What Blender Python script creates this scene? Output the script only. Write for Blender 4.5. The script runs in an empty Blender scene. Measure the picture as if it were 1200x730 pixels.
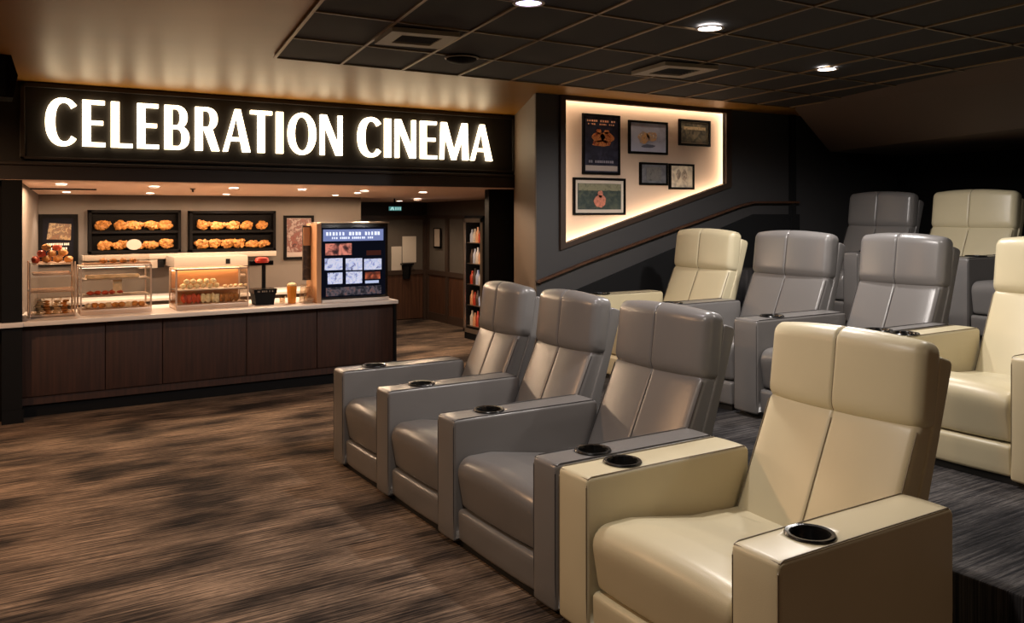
import bpy, bmesh, math, random
from mathutils import Vector, Matrix
random.seed(7)
PI = math.pi
S = bpy.context.scene
C = S.collection
# ------------------------------------------------------------------ survey helpers
CAM_Z, FOC, CX, HY = 1.9, 1000.0, 600.0, 248.0
A = math.radians(32.1)
SA, CA = math.sin(A), math.cos(A)
def ray(u):
    l = (u - CX) / FOC
    return SA + CA * l, CA - SA * l
def X_at(u, Y):
    dx, dy = ray(u); return dx / dy * Y
def Y_at(u, X):
    dx, dy = ray(u); return dy / dx * X
def Z_at(u, v, Y):
    dx, dy = ray(u); return CAM_Z - (v - HY) / FOC * Y / dy
# ------------------------------------------------------------------ materials
def newmat(name):
    m = bpy.data.materials.new(name); m.use_nodes = True
    nt = m.node_tree
    return m, nt, nt.nodes['Principled BSDF']
def rgb(h, g=1.0):
    h = h.lstrip('#'); o = []
    for i in (0, 2, 4):
        c = int(h[i:i+2], 16) / 255
        o.append((c / 12.92 if c <= .04045 else ((c + .055) / 1.055) ** 2.4) * g)
    return (*o, 1)
def mat(name, col, rough=.6, metal=0, bump=0, bscale=200, spec=.5, var=0, vscale=3, coat=0):
    m, nt, b = newmat(name)
    b.inputs['Base Color'].default_value = col
    b.inputs['Roughness'].default_value = rough
    b.inputs['Metallic'].default_value = metal
    b.inputs['Specular IOR Level'].default_value = spec
    b.inputs['Coat Weight'].default_value = coat
    tc = nt.nodes.new('ShaderNodeTexCoord')
    if bump:
        n = nt.nodes.new('ShaderNodeTexNoise'); n.inputs['Scale'].default_value = bscale
        n.inputs['Detail'].default_value = 3
        nt.links.new(tc.outputs['Object'], n.inputs['Vector'])
        bp = nt.nodes.new('ShaderNodeBump'); bp.inputs['Strength'].default_value = bump
        bp.inputs['Distance'].default_value = .01
        nt.links.new(n.outputs['Fac'], bp.inputs['Height']); nt.links.new(bp.outputs['Normal'], b.inputs['Normal'])
    if var:
        n = nt.nodes.new('ShaderNodeTexNoise'); n.inputs['Scale'].default_value = vscale
        n.inputs['Detail'].default_value = 5
        nt.links.new(tc.outputs['Object'], n.inputs['Vector'])
        r = nt.nodes.new('ShaderNodeValToRGB')
        r.color_ramp.elements[0].position = .3; r.color_ramp.elements[1].position = .7
        r.color_ramp.elements[0].color = (*[c * (1 - var) for c in col[:3]], 1)
        r.color_ramp.elements[1].color = (*[min(1, c * (1 + var)) for c in col[:3]], 1)
        nt.links.new(n.outputs['Fac'], r.inputs['Fac']); nt.links.new(r.outputs['Color'], b.inputs['Base Color'])
    return m
def emit(name, col, s):
    m = bpy.data.materials.new(name); m.use_nodes = True; nt = m.node_tree
    nt.nodes.clear(); e = nt.nodes.new('ShaderNodeEmission'); o = nt.nodes.new('ShaderNodeOutputMaterial')
    e.inputs['Color'].default_value = col; e.inputs['Strength'].default_value = s
    nt.links.new(e.outputs[0], o.inputs['Surface']); return m
def leather(name, col, rough=.42, wr=.07):
    m, nt, b = newmat(name)
    b.inputs['Roughness'].default_value = rough
    b.inputs['Specular IOR Level'].default_value = .5
    tc = nt.nodes.new('ShaderNodeTexCoord')
    n1 = nt.nodes.new('ShaderNodeTexVoronoi'); n1.inputs['Scale'].default_value = 260
    n2 = nt.nodes.new('ShaderNodeTexNoise'); n2.inputs['Scale'].default_value = 5; n2.inputs['Detail'].default_value = 1
    n2.inputs['Distortion'].default_value = .2
    for n in (n1, n2): nt.links.new(tc.outputs['Object'], n.inputs['Vector'])
    b1 = nt.nodes.new('ShaderNodeBump'); b1.inputs['Strength'].default_value = .06; b1.inputs['Distance'].default_value = .004
    b2 = nt.nodes.new('ShaderNodeBump'); b2.inputs['Strength'].default_value = wr; b2.inputs['Distance'].default_value = .03
    nt.links.new(n2.outputs['Fac'], b2.inputs['Height']); nt.links.new(n1.outputs['Distance'], b1.inputs['Height'])
    nt.links.new(b2.outputs['Normal'], b1.inputs['Normal']); nt.links.new(b1.outputs['Normal'], b.inputs['Normal'])
    n3 = nt.nodes.new('ShaderNodeTexNoise'); n3.inputs['Scale'].default_value = 3
    nt.links.new(tc.outputs['Object'], n3.inputs['Vector'])
    r = nt.nodes.new('ShaderNodeValToRGB')
    r.color_ramp.elements[0].color = (*[c * .93 for c in col[:3]], 1); r.color_ramp.elements[1].color = (*[min(1, c * 1.07) for c in col[:3]], 1)
    nt.links.new(n3.outputs['Fac'], r.inputs['Fac']); nt.links.new(r.outputs['Color'], b.inputs['Base Color'])
    return m
def wood(name, c1, c2, rough=.5, axis='Z'):
    m, nt, b = newmat(name)
    b.inputs['Roughness'].default_value = rough
    tc = nt.nodes.new('ShaderNodeTexCoord'); mp = nt.nodes.new('ShaderNodeMapping')
    mp.inputs['Scale'].default_value = (22, 22, 1.2) if axis == 'Z' else (1.2, 22, 22)
    n = nt.nodes.new('ShaderNodeTexNoise'); n.inputs['Scale'].default_value = 1.6; n.inputs['Detail'].default_value = 6
    r = nt.nodes.new('ShaderNodeValToRGB')
    r.color_ramp.elements[0].position = .3; r.color_ramp.elements[1].position = .72
    r.color_ramp.elements[0].color = c1; r.color_ramp.elements[1].color = c2
    nt.links.new(tc.outputs['Object'], mp.inputs['Vector']); nt.links.new(mp.outputs[0], n.inputs['Vector'])
    nt.links.new(n.outputs['Fac'], r.inputs['Fac']); nt.links.new(r.outputs['Color'], b.inputs['Base Color'])
    return m
def carpet(name, dark, mid, light, patch=.5):
    m, nt, b = newmat(name)
    b.inputs['Roughness'].default_value = .95; b.inputs['Specular IOR Level'].default_value = .15
    L = nt.links.new; N = nt.nodes.new
    tc = N('ShaderNodeTexCoord')
    def noise(sc, s=1, d=2, rot=0):
        mp = N('ShaderNodeMapping'); mp.inputs['Scale'].default_value = sc
        mp.inputs['Rotation'].default_value = (0, 0, rot)
        n = N('ShaderNodeTexNoise'); n.inputs['Scale'].default_value = s; n.inputs['Detail'].default_value = d
        L(tc.outputs['Object'], mp.inputs['Vector']); L(mp.outputs[0], n.inputs['Vector']); return n.outputs['Fac']
    streak = noise((2.4, 75, 1), 1, 4)
    fine = noise((20, 190, 1), 1, 2)
    patchn = noise((.8, 1.7, 1), 1.5, 3)  # broad dark patches: part carpet pattern, part shadow painted into the colour
    def ramp(f, a, bb, p0=0., p1=1.):
        r = N('ShaderNodeValToRGB'); r.color_ramp.elements[0].position = p0; r.color_ramp.elements[1].position = p1
        r.color_ramp.elements[0].color = a; r.color_ramp.elements[1].color = bb; L(f, r.inputs['Fac']); return r.outputs['Color']
    pm = ramp(patchn, (0, 0, 0, 1), (1, 1, 1, 1), .36, .62)
    def mixf(a, bb, f, t='MIX'):
        x = N('ShaderNodeMix'); x.data_type = 'RGBA'; x.blend_type = t
        if isinstance(f, float): x.inputs[0].default_value = f
        else: L(f, x.inputs[0])
        for i, q in ((6, a), (7, bb)):
            if isinstance(q, tuple): x.inputs[i].default_value = q
            else: L(q, x.inputs[i])
        return x.outputs[2]
    s1 = ramp(streak, (*[a * .45 + b * .55 for a, b in zip(dark[:3], mid[:3])], 1), light, .36, .66)
    s2 = ramp(streak, (*[c * .6 for c in dark[:3]], 1), mid, .40, .78)
    c = mixf(s2, s1, pm)
    f1 = ramp(fine, (.62, .62, .62, 1), (1.3, 1.3, 1.3, 1), .3, .7)
    c = mixf(c, f1, 1.0, 'MULTIPLY')
    L(c, b.inputs['Base Color'])
    bp = N('ShaderNodeBump'); bp.inputs['Strength'].default_value = .5; bp.inputs['Distance'].default_value = .01
    L(fine, bp.inputs['Height']); L(bp.outputs['Normal'], b.inputs['Normal'])
    return m
def art(name, cols, scale=9, e=0, dist=1.0, seed=0):
    """a printed picture: soft patches of the given colours"""
    m, nt, b = newmat(name)
    L = nt.links.new
    tc = nt.nodes.new('ShaderNodeTexCoord'); mp = nt.nodes.new('ShaderNodeMapping')
    mp.inputs['Location'].default_value = (seed * 3.7, seed * 1.3, seed)
    n = nt.nodes.new('ShaderNodeTexNoise'); n.inputs['Scale'].default_value = scale; n.inputs['Detail'].default_value = 5
    n.inputs['Distortion'].default_value = dist
    r = nt.nodes.new('ShaderNodeValToRGB'); r.color_ramp.interpolation = 'B_SPLINE'
    el = r.color_ramp.elements
    el[0].position = .3; el[0].color = cols[0]; el[1].position = .72; el[1].color = cols[-1]
    for i, c in enumerate(cols[1:-1]):
        q = el.new(.3 + .42 * (i + 1) / (len(cols) - 1)); q.color = c
    L(tc.outputs['Object'], mp.inputs['Vector']); L(mp.outputs[0], n.inputs['Vector']); L(n.outputs['Fac'], r.inputs['Fac'])
    L(r.outputs['Color'], b.inputs['Base Color']); b.inputs['Roughness'].default_value = .35
    if e:
        L(r.outputs['Color'], b.inputs['Emission Color']); b.inputs['Emission Strength'].default_value = e
    return m
def pane(name, tint=(1, 1, 1, 1), gl=.1):
    m = bpy.data.materials.new(name); m.use_nodes = True; nt = m.node_tree; nt.nodes.clear()
    t = nt.nodes.new('ShaderNodeBsdfTransparent'); t.inputs[0].default_value = tint
    g = nt.nodes.new('ShaderNodeBsdfGlossy'); g.inputs['Roughness'].default_value = .05
    lw = nt.nodes.new('ShaderNodeLayerWeight'); lw.inputs[0].default_value = .15
    f = nt.nodes.new('ShaderNodeMath'); f.operation = 'MULTIPLY_ADD'; f.inputs[1].default_value = .35; f.inputs[2].default_value = .03
    nt.links.new(lw.outputs['Facing'], f.inputs[0])
    x = nt.nodes.new('ShaderNodeMixShader'); o = nt.nodes.new('ShaderNodeOutputMaterial')
    nt.links.new(f.outputs[0], x.inputs[0]); nt.links.new(t.outputs[0], x.inputs[1]); nt.links.new(g.outputs[0], x.inputs[2])
    nt.links.new(x.outputs[0], o.inputs['Surface']); return m

M = {}
M['carpet'] = carpet('woven_carpet', rgb('#1f1b1b'), rgb('#51453d'), rgb('#a38a74'))
M['tier_carpet'] = carpet('tier_carpet', rgb('#1a1a1d'), rgb('#2e2d30'), rgb('#5a5654'))
M['black'] = mat('black_paint', (.005, .005, .0055, 1), .6, spec=.15)
M['blackgloss'] = mat('black_gloss', (.006, .006, .007, 1), .25)
M['signface'] = mat('sign_face', rgb('#17130f'), .5)
M['fascia'] = mat('fascia_paint', rgb('#2c241f'), .45)
M['ceil'] = mat('ceiling_lacquer', rgb('#8f6326'), .42, var=.06, vscale=2, spec=.28)
M['tile'] = mat('ceiling_tile', rgb('#241f1d'), .85, bump=.15, bscale=150)
M['tbar'] = mat('ceiling_bar', rgb('#8a7253'), .45, metal=.5)
M['wall'] = mat('side_wall_paint', rgb('#3f3d3d'), .7, bump=.05, bscale=60)
M['walldark'] = mat('dark_wall_cloth', rgb('#121214'), .9)
M['wallblack'] = mat('black_wall_cloth', rgb('#08080a'), .95)
M['pillar'] = mat('pillar_paint', rgb('#5f4e3e'), .65)
M['bulk'] = mat('bulkhead_paint', rgb('#604e42'), .7)
M['taupe'] = mat('taupe_plaster', rgb('#625850'), .75, var=.04)
M['soffit'] = mat('soffit_plaster', rgb('#dcbca6'), .6)
M['worktop'] = mat('white_worktop', rgb('#ddd4cc'), .3)
M['wood'] = wood('dark_wood', rgb('#27140d'), rgb('#3f2317'), .7)
M['hallwood'] = wood('hall_wood', rgb('#3a2318'), rgb('#5c3d2a'), .5)
M['rail'] = wood('rail_wood', rgb('#3e281c'), rgb('#5a3a28'), .4, 'X')
M['halldoor'] = mat('hall_panel', rgb('#5a534b'), .6)
M['halldark'] = mat('hall_upper', rgb('#332b25'), .7)
M['frameb'] = mat('frame_black', rgb('#0d0a09'), .7, spec=.08)
M['trimbrown'] = mat('trim_brown', rgb('#3d2e25'), .5)
M['glow'] = mat('backlit_board', rgb('#dcbea4'), .7)
M['cream'] = leather('cream_leather', rgb('#c2b798'), .36)
M['creamside'] = M['cream']
M['grey'] = leather('grey_leather', rgb('#6e6b69'), .28)
M['creamthread'] = mat('cream_thread', rgb('#766a55'), .6)
M['greythread'] = mat('grey_thread', rgb('#3d3a39'), .6)
M['cup'] = mat('cup_plastic', (.006, .006, .006, 1), .22)
M['plinth'] = mat('plinth_black', (.006, .006, .006, 1), .7)
M['steel'] = mat('brushed_steel', rgb('#b9a999'), .3, metal=.9)
M['case'] = mat('case_frame', rgb('#d3b8a2'), .3, metal=.4)
M['glass'] = pane('thin_glass', (.97, .95, .92, 1))
M['acrylic'] = pane('thin_acrylic', (.93, .9, .86, 1))
M['white'] = mat('white_lacquer', rgb('#a99b8d'), .5)
M['paper'] = mat('paper', rgb('#d9cfc0'), .8)
M['fried'] = mat('fried_crust', rgb('#a0682c'), .6, bump=.8, bscale=45, var=.5, vscale=30)
M['pastry'] = mat('pastry_crust', rgb('#cf8d45'), .6, bump=.6, bscale=45, var=.4, vscale=20)
M['pale'] = mat('pale_pastry', rgb('#e8cfa8'), .7, bump=.5, bscale=45, var=.2, vscale=20)
M['redfood'] = mat('red_pastry', rgb('#c9502f'), .5, bump=.6, bscale=45, var=.35, vscale=25)
M['popcorn'] = mat('popcorn', rgb('#f0dcae'), .7, bump=1, bscale=60, var=.2, vscale=40)
M['amber'] = mat('amber_drink', rgb('#e08a25'), .25, var=.2, vscale=10)
M['red'] = mat('red_plastic', rgb('#c8321e'), .4)
M['vent'] = mat('vent_metal', rgb('#93846f'), .5)
M['e_sign'] = emit('sign_letter_light', (1, .77, .48, 1), 6.5)
M['e_led'] = emit('led_strip', (1, .77, .56, 1), 8.5)
M['e_down'] = emit('downlight_lens', (1, .92, .84, 1), 30)
M['e_cool'] = emit('downlight_lens_cool', (1, .95, .93, 1), 30)
M['e_purple'] = emit('downlight_lens_violet', (.72, .65, 1, 1), 7)
M['e_case'] = emit('case_lamp', (1, .62, .34, 1), 9)
M['e_exit'] = emit('exit_face', (.06, .19, .18, 1), 1.0)
M['e_exitw'] = emit('exit_mark', (.45, .8, .75, 1), .8)
# ------------------------------------------------------------------ mesh helpers
def finish(name, bm, m, parent=None, smooth=False, loc=None):
    me = bpy.data.meshes.new(name)
    bmesh.ops.recalc_face_normals(bm, faces=bm.faces)
    bm.to_mesh(me); bm.free()
    if smooth:
        me.polygons.foreach_set('use_smooth', [True] * len(me.polygons))
        try: me.set_sharp_from_angle(angle=math.radians(38))
        except Exception: pass
    if isinstance(m, (list, tuple)):
        for q in m: me.materials.append(q)
    else: me.materials.append(m)
    o = bpy.data.objects.new(name, me); C.objects.link(o)
    if parent is not None: o.parent = parent
    if loc: o.location = loc
    return o
def box(bm, a, b, bev=0):
    r = bmesh.ops.create_cube(bm, size=1)
    vs = r['verts']
    for v in vs:
        v.co = Vector([(a[i] + b[i]) / 2 + v.co[i] * (b[i] - a[i]) for i in range(3)])
    if bev:
        es = list({e for v in vs for e in v.link_edges})
        bmesh.ops.bevel(bm, geom=es, offset=bev, segments=2, affect='EDGES', profile=.5)
    return bm
def boxo(name, a, b, m, parent=None, bev=0):
    bm = bmesh.new(); box(bm, a, b, bev); return finish(name, bm, m, parent, smooth=bev > 0)
def prism(bm, pts, axis, a, b):
    """extrude polygon pts; axis 'y': pts are (x,z) ; 'z': (x,y) ; 'x': (y,z)"""
    def P(p, t):
        if axis == 'y': return (p[0], t, p[1])
        if axis == 'z': return (p[0], p[1], t)
        return (t, p[0], p[1])
    v0 = [bm.verts.new(P(p, a)) for p in pts]; v1 = [bm.verts.new(P(p, b)) for p in pts]
    n = len(pts)
    bm.faces.new(v0); bm.faces.new(v1[::-1])
    for i in range(n): bm.faces.new((v0[i], v0[(i+1) % n], v1[(i+1) % n], v1[i]))
def tube(bm, pts, r, n=8, closed=False):
    pts = [Vector(p) for p in pts]; rings = []
    N = len(pts)
    for i, p in enumerate(pts):
        if closed: d = pts[(i+1) % N] - pts[i-1]
        else: d = pts[min(i+1, N-1)] - pts[max(i-1, 0)]
        d.normalize(); up = Vector((0, 0, 1)) if abs(d.z) < .9 else Vector((1, 0, 0))
        s = d.cross(up).normalized(); t = s.cross(d)
        rings.append([bm.verts.new(p + r * (math.cos(2*PI*k/n) * s + math.sin(2*PI*k/n) * t)) for k in range(n)])
    for i in range(N if closed else N - 1):
        a, b = rings[i], rings[(i+1) % N]
        for k in range(n): bm.faces.new((a[k], a[(k+1) % n], b[(k+1) % n], b[k]))
    if not closed: bm.faces.new(rings[0][::-1]); bm.faces.new(rings[-1])
def lathe(bm, prof, n=24, c=(0, 0, 0), cap=True):
    rings = []
    for r, z in prof:
        rings.append([bm.verts.new((c[0] + r * math.cos(2*PI*k/n), c[1] + r * math.sin(2*PI*k/n), c[2] + z)) for k in range(n)])
    for a, b in zip(rings, rings[1:]):
        for k in range(n): bm.faces.new((a[k], a[(k+1) % n], b[(k+1) % n], b[k]))
    if cap:
        if prof[0][0] > 1e-5: bm.faces.new(rings[0][::-1])
        if prof[-1][0] > 1e-5: bm.faces.new(rings[-1])
def lump(bm, c, r, sc=(1, 1, 1), amp=.18, sub=2, seed=0):
    rr = random.Random(seed)
    q = bmesh.ops.create_icosphere(bm, subdivisions=sub, radius=1)
    ph = [rr.uniform(0, 6) for _ in range(6)]
    for v in q['verts']:
        d = v.co.normalized()
        k = 1 + amp * (math.sin(5 * d.x + ph[0]) * math.sin(4 * d.y + ph[1]) + .6 * math.sin(9 * d.z + ph[2]) * math.sin(8 * d.x + ph[3]))
        v.co = Vector((c[0] + d.x * r * k * sc[0], c[1] + d.y * r * k * sc[1], c[2] + d.z * r * k * sc[2]))
def fillet(pts, rad, n=5, seg=.05):
    """rounded, resampled closed polygon"""
    out = []; N = len(pts)
    for i in range(N):
        p, a, b = Vector(pts[i]), Vector(pts[i-1]), Vector(pts[(i+1) % N])
        r = rad[i] if isinstance(rad, (list, tuple)) else rad
        da, db = (a - p).normalized(), (b - p).normalized()
        ang = math.acos(max(-1, min(1, da.dot(db))))
        t = r / math.tan(ang / 2) if r else 0
        t = min(t, (a - p).length * .48, (b - p).length * .48); r2 = t * math.tan(ang / 2)
        if t < 1e-5: out.append(p); continue
        cen = p + (da + db).normalized() * (r2 / math.sin(ang / 2))
        s, e = p + da * t - cen, p + db * t - cen
        tot = PI - ang; sg = 1 if (s.x * e.y - s.y * e.x) > 0 else -1
        for k in range(n + 1):
            th = sg * tot * k / n
            out.append(cen + Vector((s.x * math.cos(th) - s.y * math.sin(th), s.x * math.sin(th) + s.y * math.cos(th))))
    res = []
    for i, p in enumerate(out):
        q = out[(i+1) % len(out)]; L = (q - p).length
        k = max(1, int(L / seg))
        for j in range(k): res.append(p + (q - p) * (j / k))
    return res
def sweep(bm, pts, rad, y0, y1, r_end=.02, crown=0, wf=None, seam=0, ns=14, seg=.04, nf=5, seamy=None):
    """upholstered slab: rounded side profile (x,z) swept across y with soft ends, crown and a stitched centre groove"""
    P = fillet(pts, rad, nf, seg); n = len(P)
    area = sum(P[i].x * P[(i+1) % n].y - P[(i+1) % n].x * P[i].y for i in range(n))
    sg = 1 if area > 0 else -1
    nor = []
    for i in range(n):
        d = (P[(i+1) % n] - P[i-1]).normalized(); nor.append(Vector((d.y, -d.x)) * sg)
    W = y1 - y0; yc = (y0 + y1) / 2
    sy = yc if seamy is None else seamy
    ys = set()
    for k in range(6): 
        a = PI / 2 * k / 5; q = W / 2 - r_end + r_end * math.sin(a); ys.add(round(yc + q, 5)); ys.add(round(yc - q, 5))
    for k in range(1, ns): ys.add(round(y0 + r_end + (W - 2 * r_end) * k / ns, 5))
    if seam:
        for d in (-.03, -.018, -.01, -.005, 0, .005, .01, .018, .03): ys.add(round(sy + d, 5))
    ys = sorted(ys); rings = []
    for y in ys:
        d = abs(y - yc); e = 0
        if d > W / 2 - r_end:
            q = min(1, (d - (W / 2 - r_end)) / r_end); e = r_end * (1 - math.sqrt(max(0, 1 - q * q)))
        s = d / (W / 2); cr = crown * (1 - s ** 2.4)
        g = seam * math.exp(-((y - sy) / .007) ** 2) if seam else 0
        ring = []
        for i in range(n):
            w = wf(P[i], nor[i]) if wf else 1
            q = P[i] + nor[i] * (-e + (cr - g) * w)
            ring.append(bm.verts.new((q.x, y, q.y)))
        rings.append(ring)
    for a, b in zip(rings, rings[1:]):
        for k in range(n): bm.faces.new((a[k], a[(k+1) % n], b[(k+1) % n], b[k]))
    bm.faces.new(rings[0][::-1]); bm.faces.new(rings[-1])
    return P, nor
def offset_path(P, nor, idxs, d): return [P[i] + nor[i] * d for i in idxs]
def tag(o, label=None, cat=None, group=None, kind=None):
    if label: o['label'] = label
    if cat: o['category'] = cat
    if group: o['group'] = group
    if kind: o['kind'] = kind
    return o
def empty(name, loc, label, cat, group=None, rz=0):
    o = bpy.data.objects.new(name, None); C.objects.link(o); o.location = loc; o.rotation_euler = (0, 0, rz)
    o.empty_display_size = .1
    return tag(o, label, cat, group)
def struct(name, bm, m, parent=None, smooth=False):
    o = finish(name, bm, m, parent, smooth)
    if parent is None: o['kind'] = 'structure'
    return o
def sbox(name, a, b, m, parent=None, bev=0):
    bm = bmesh.new(); box(bm, a, b, bev); return struct(name, bm, m, parent)

# ================================================================== SHELL
ZC = 3.08
sbox('floor', (-6, -4, -.1), (13, 15, 0), M['carpet'])
sbox('wall_rear', (-6, -4.1, 0), (13, -4, 4), M['walldark'])
sbox('wall_left', (-6, -4, 0), (-5.9, 9.05, 4), M['walldark'])
# seating tiers
TX = [3.5, 6.05, 8.60]; TZ = [.38, .77, 1.15]
sbox('floor_tier', (TX[0], -4, 0), (TX[1], 6.98, TZ[0]), M['tier_carpet'], bev=.01)
sbox('floor_tier', (TX[1], -4, 0), (TX[2], 6.98, TZ[1]), M['tier_carpet'], bev=.01)
sbox('floor_tier', (TX[2], -4, 0), (11.5, 6.98, TZ[2]), M['tier_carpet'], bev=.01)
# aisle steps along the side wall
for k, x in enumerate((5.95, 6.35, 6.75, 7.15)):
    o = sbox('floor_step', (x, 6.68, TZ[0]), (x + .40 if k < 3 else 8.6, 6.98, .60 + .2 * k + .05), M['tier_carpet'], bev=.008)
# side wall with the lit recess
YW = 7.05
lb = [(661, 117), (849, 133), (849, 215), (661, 285)]
LB = [(X_at(u, YW), Z_at(u, v, YW)) for u, v in lb]
x0, x1, x2 = 4.70, LB[0][0], LB[1][0]
bm = bmesh.new()
prism(bm, [(x0 + .01, 0), (x1, 0), (x1, ZC), (x0 + .01, ZC)], 'y', YW, YW + .03)
prism(bm, [(x2, 0), (11.5, 0), (11.5, ZC), (x2, ZC)], 'y', YW, YW + .03)
prism(bm, [(x1, 0), (x2, 0), LB[2], LB[3]], 'y', YW, YW + .03)
prism(bm, [LB[0], LB[1], (x2, ZC), (x1, ZC)], 'y', YW, YW + .03)
struct('wall_side', bm, M['wall'])
# black lower part under the handrail band
bm = bmesh.new()
low = [(X_at(u, YW), Z_at(u, v, YW)) for u, v in ((655, 348), (882, 251), (936, 251))]
prism(bm, [(low[0][0], .0), (8.6, .0), (8.6, low[2][1]), low[2], low[1], low[0]], 'y', YW - .02, YW)
struct('trim_1', bm, M['wallblack'])
# trim frame around the recess
bm = bmesh.new()
cx_, cz_ = (x1 + x2) / 2, 2.2
outer = [(X_at(u, YW), Z_at(u, v, YW)) for u, v in ((655, 110.5), (855, 127.5), (855, 219), (655, 293))]
for i in range(4):
    j = (i + 1) % 4
    prism(bm, [LB[i], LB[j], outer[j], outer[i]], 'y', YW - .035, YW + .02)
struct('trim_2', bm, M['trimbrown'])
# corner fin on the side wall, far end
# oblique pillar wall from the side wall corner to the sign
bm = bmesh.new()
prism(bm, [(4.70, YW), (4.74, YW + .002), (5.96, 9.3), (5.88, 9.3), (5.60, 8.88)], 'z', 0, ZC)
struct('wall_pillar', bm, M['pillar'])
sbox('wall_back', (10.6, -4, 0), (10.7, YW, ZC), M['wallblack'])
sbox('trim_3', (8.42, YW - .05, 0), (8.50, YW, ZC), M['wallblack'])
# black door return beyond the pillar
sbox('wall_return', (5.50, 9.32, 0), (5.95, 9.42, 2.19), M['black'])
# ceiling
bm = bmesh.new(); box(bm, (-6, -4, ZC), (13, 9.1, ZC + .1)); struct('ceiling', bm, M['ceil'])
# ceiling tile field, laid slightly askew to the walls
GA = Vector((1.91, 6.42)); GD = Vector((-.158, -.987)); TW, TL = .525, .82
bm = bmesh.new()
NT, NX = 13, 15
far = [GA, GA + Vector((NX * TW, 0))]
near = [p + GD * NT * TL for p in (far[1], far[0])]
prism(bm, [tuple(p) for p in (*far, *near)], 'z', ZC - .012, ZC - .001)
struct('ceiling_tiles', bm, M['tile'])
bm = bmesh.new()
def gp(i, j): return GA + Vector((i * TW, 0)) + GD * (j * TL)
for i in range(NX + 1):
    a, b = gp(i, 0), gp(i, NT); w = .011
    prism(bm, [(a.x - w, a.y), (a.x + w, a.y), (b.x + w, b.y), (b.x - w, b.y)], 'z', ZC - .022, ZC - .012)
for j in range(NT + 1):
    a, b = gp(0, j), gp(NX, j); w = .008 if j else .012
    prism(bm, [(a.x, a.y - w), (b.x, b.y - w), (b.x, b.y + w), (a.x, a.y + w)], 'z', ZC - .022, ZC - .0125)
struct('ceiling_grid', bm, M['tbar'])
# sloping bulkhead at the back
up = [Vector((7.77, 6.44, ZC - .012)), Vector((6.70, 3.41, ZC - .012))]; lo = [Vector((9.07, 6.95, 2.65)), Vector((7.95, 4.04, 2.65))]
du, dl = up[1] - up[0], lo[1] - lo[0]
U = [up[0], up[0] + du * 3.2]; Lw = [lo[0], lo[0] + dl * 3.3]
bm = bmesh.new()
v = [bm.verts.new(p) for p in (U[0], U[1], Lw[1], Lw[0])]
t = [bm.verts.new(Vector((p.x + (4 if k > 1 else 4), p.y, p.z + (.0 if k < 2 else 0)))) for k, p in enumerate((U[0], U[1], Lw[1], Lw[0]))]
bm.faces.new(v)
bm.faces.new((v[3], v[2], t[2], t[3]))
bm.faces.new((v[0], v[3], t[3], t[0])); bm.faces.new((v[1], v[2], t[2], t[1])); bm.faces.new((v[0], v[1], t[1], t[0])); bm.faces.new(t)
struct('ceiling_bulkhead', bm, M['bulk'])

# ------------------------------------------------------------------ front with the sign
YF = 8.88
JX = X_at(26, YF)       # inner side of the left jamb
RX = X_at(612, YF)
sbox('wall_front', (-5.9, YF + .12, 0), (JX, YF + .5, ZC), M['black'])
bm = bmesh.new(); box(bm, (JX - .16, YF - .02, 0), (JX, YF + .5, 2.2)); box(bm, (JX - .16, YF - .04, 0), (JX + .01, YF + .5, .12))
struct('trim_4', bm, M['black'])
bm = bmesh.new(); box(bm, (-.9, YF + .02, 2.19), (RX - .08, YF + .30, ZC)); struct('wall_fascia', bm, M['signface'])
bm = bmesh.new()
box(bm, (-.9, YF - .05, 2.19), (RX, YF + .02, 2.32), .006); box(bm, (-.9, YF - .08, 2.32), (RX + .02, YF + .02, 2.35), .006)
struct('trim_5', bm, M['fascia'])
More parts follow.
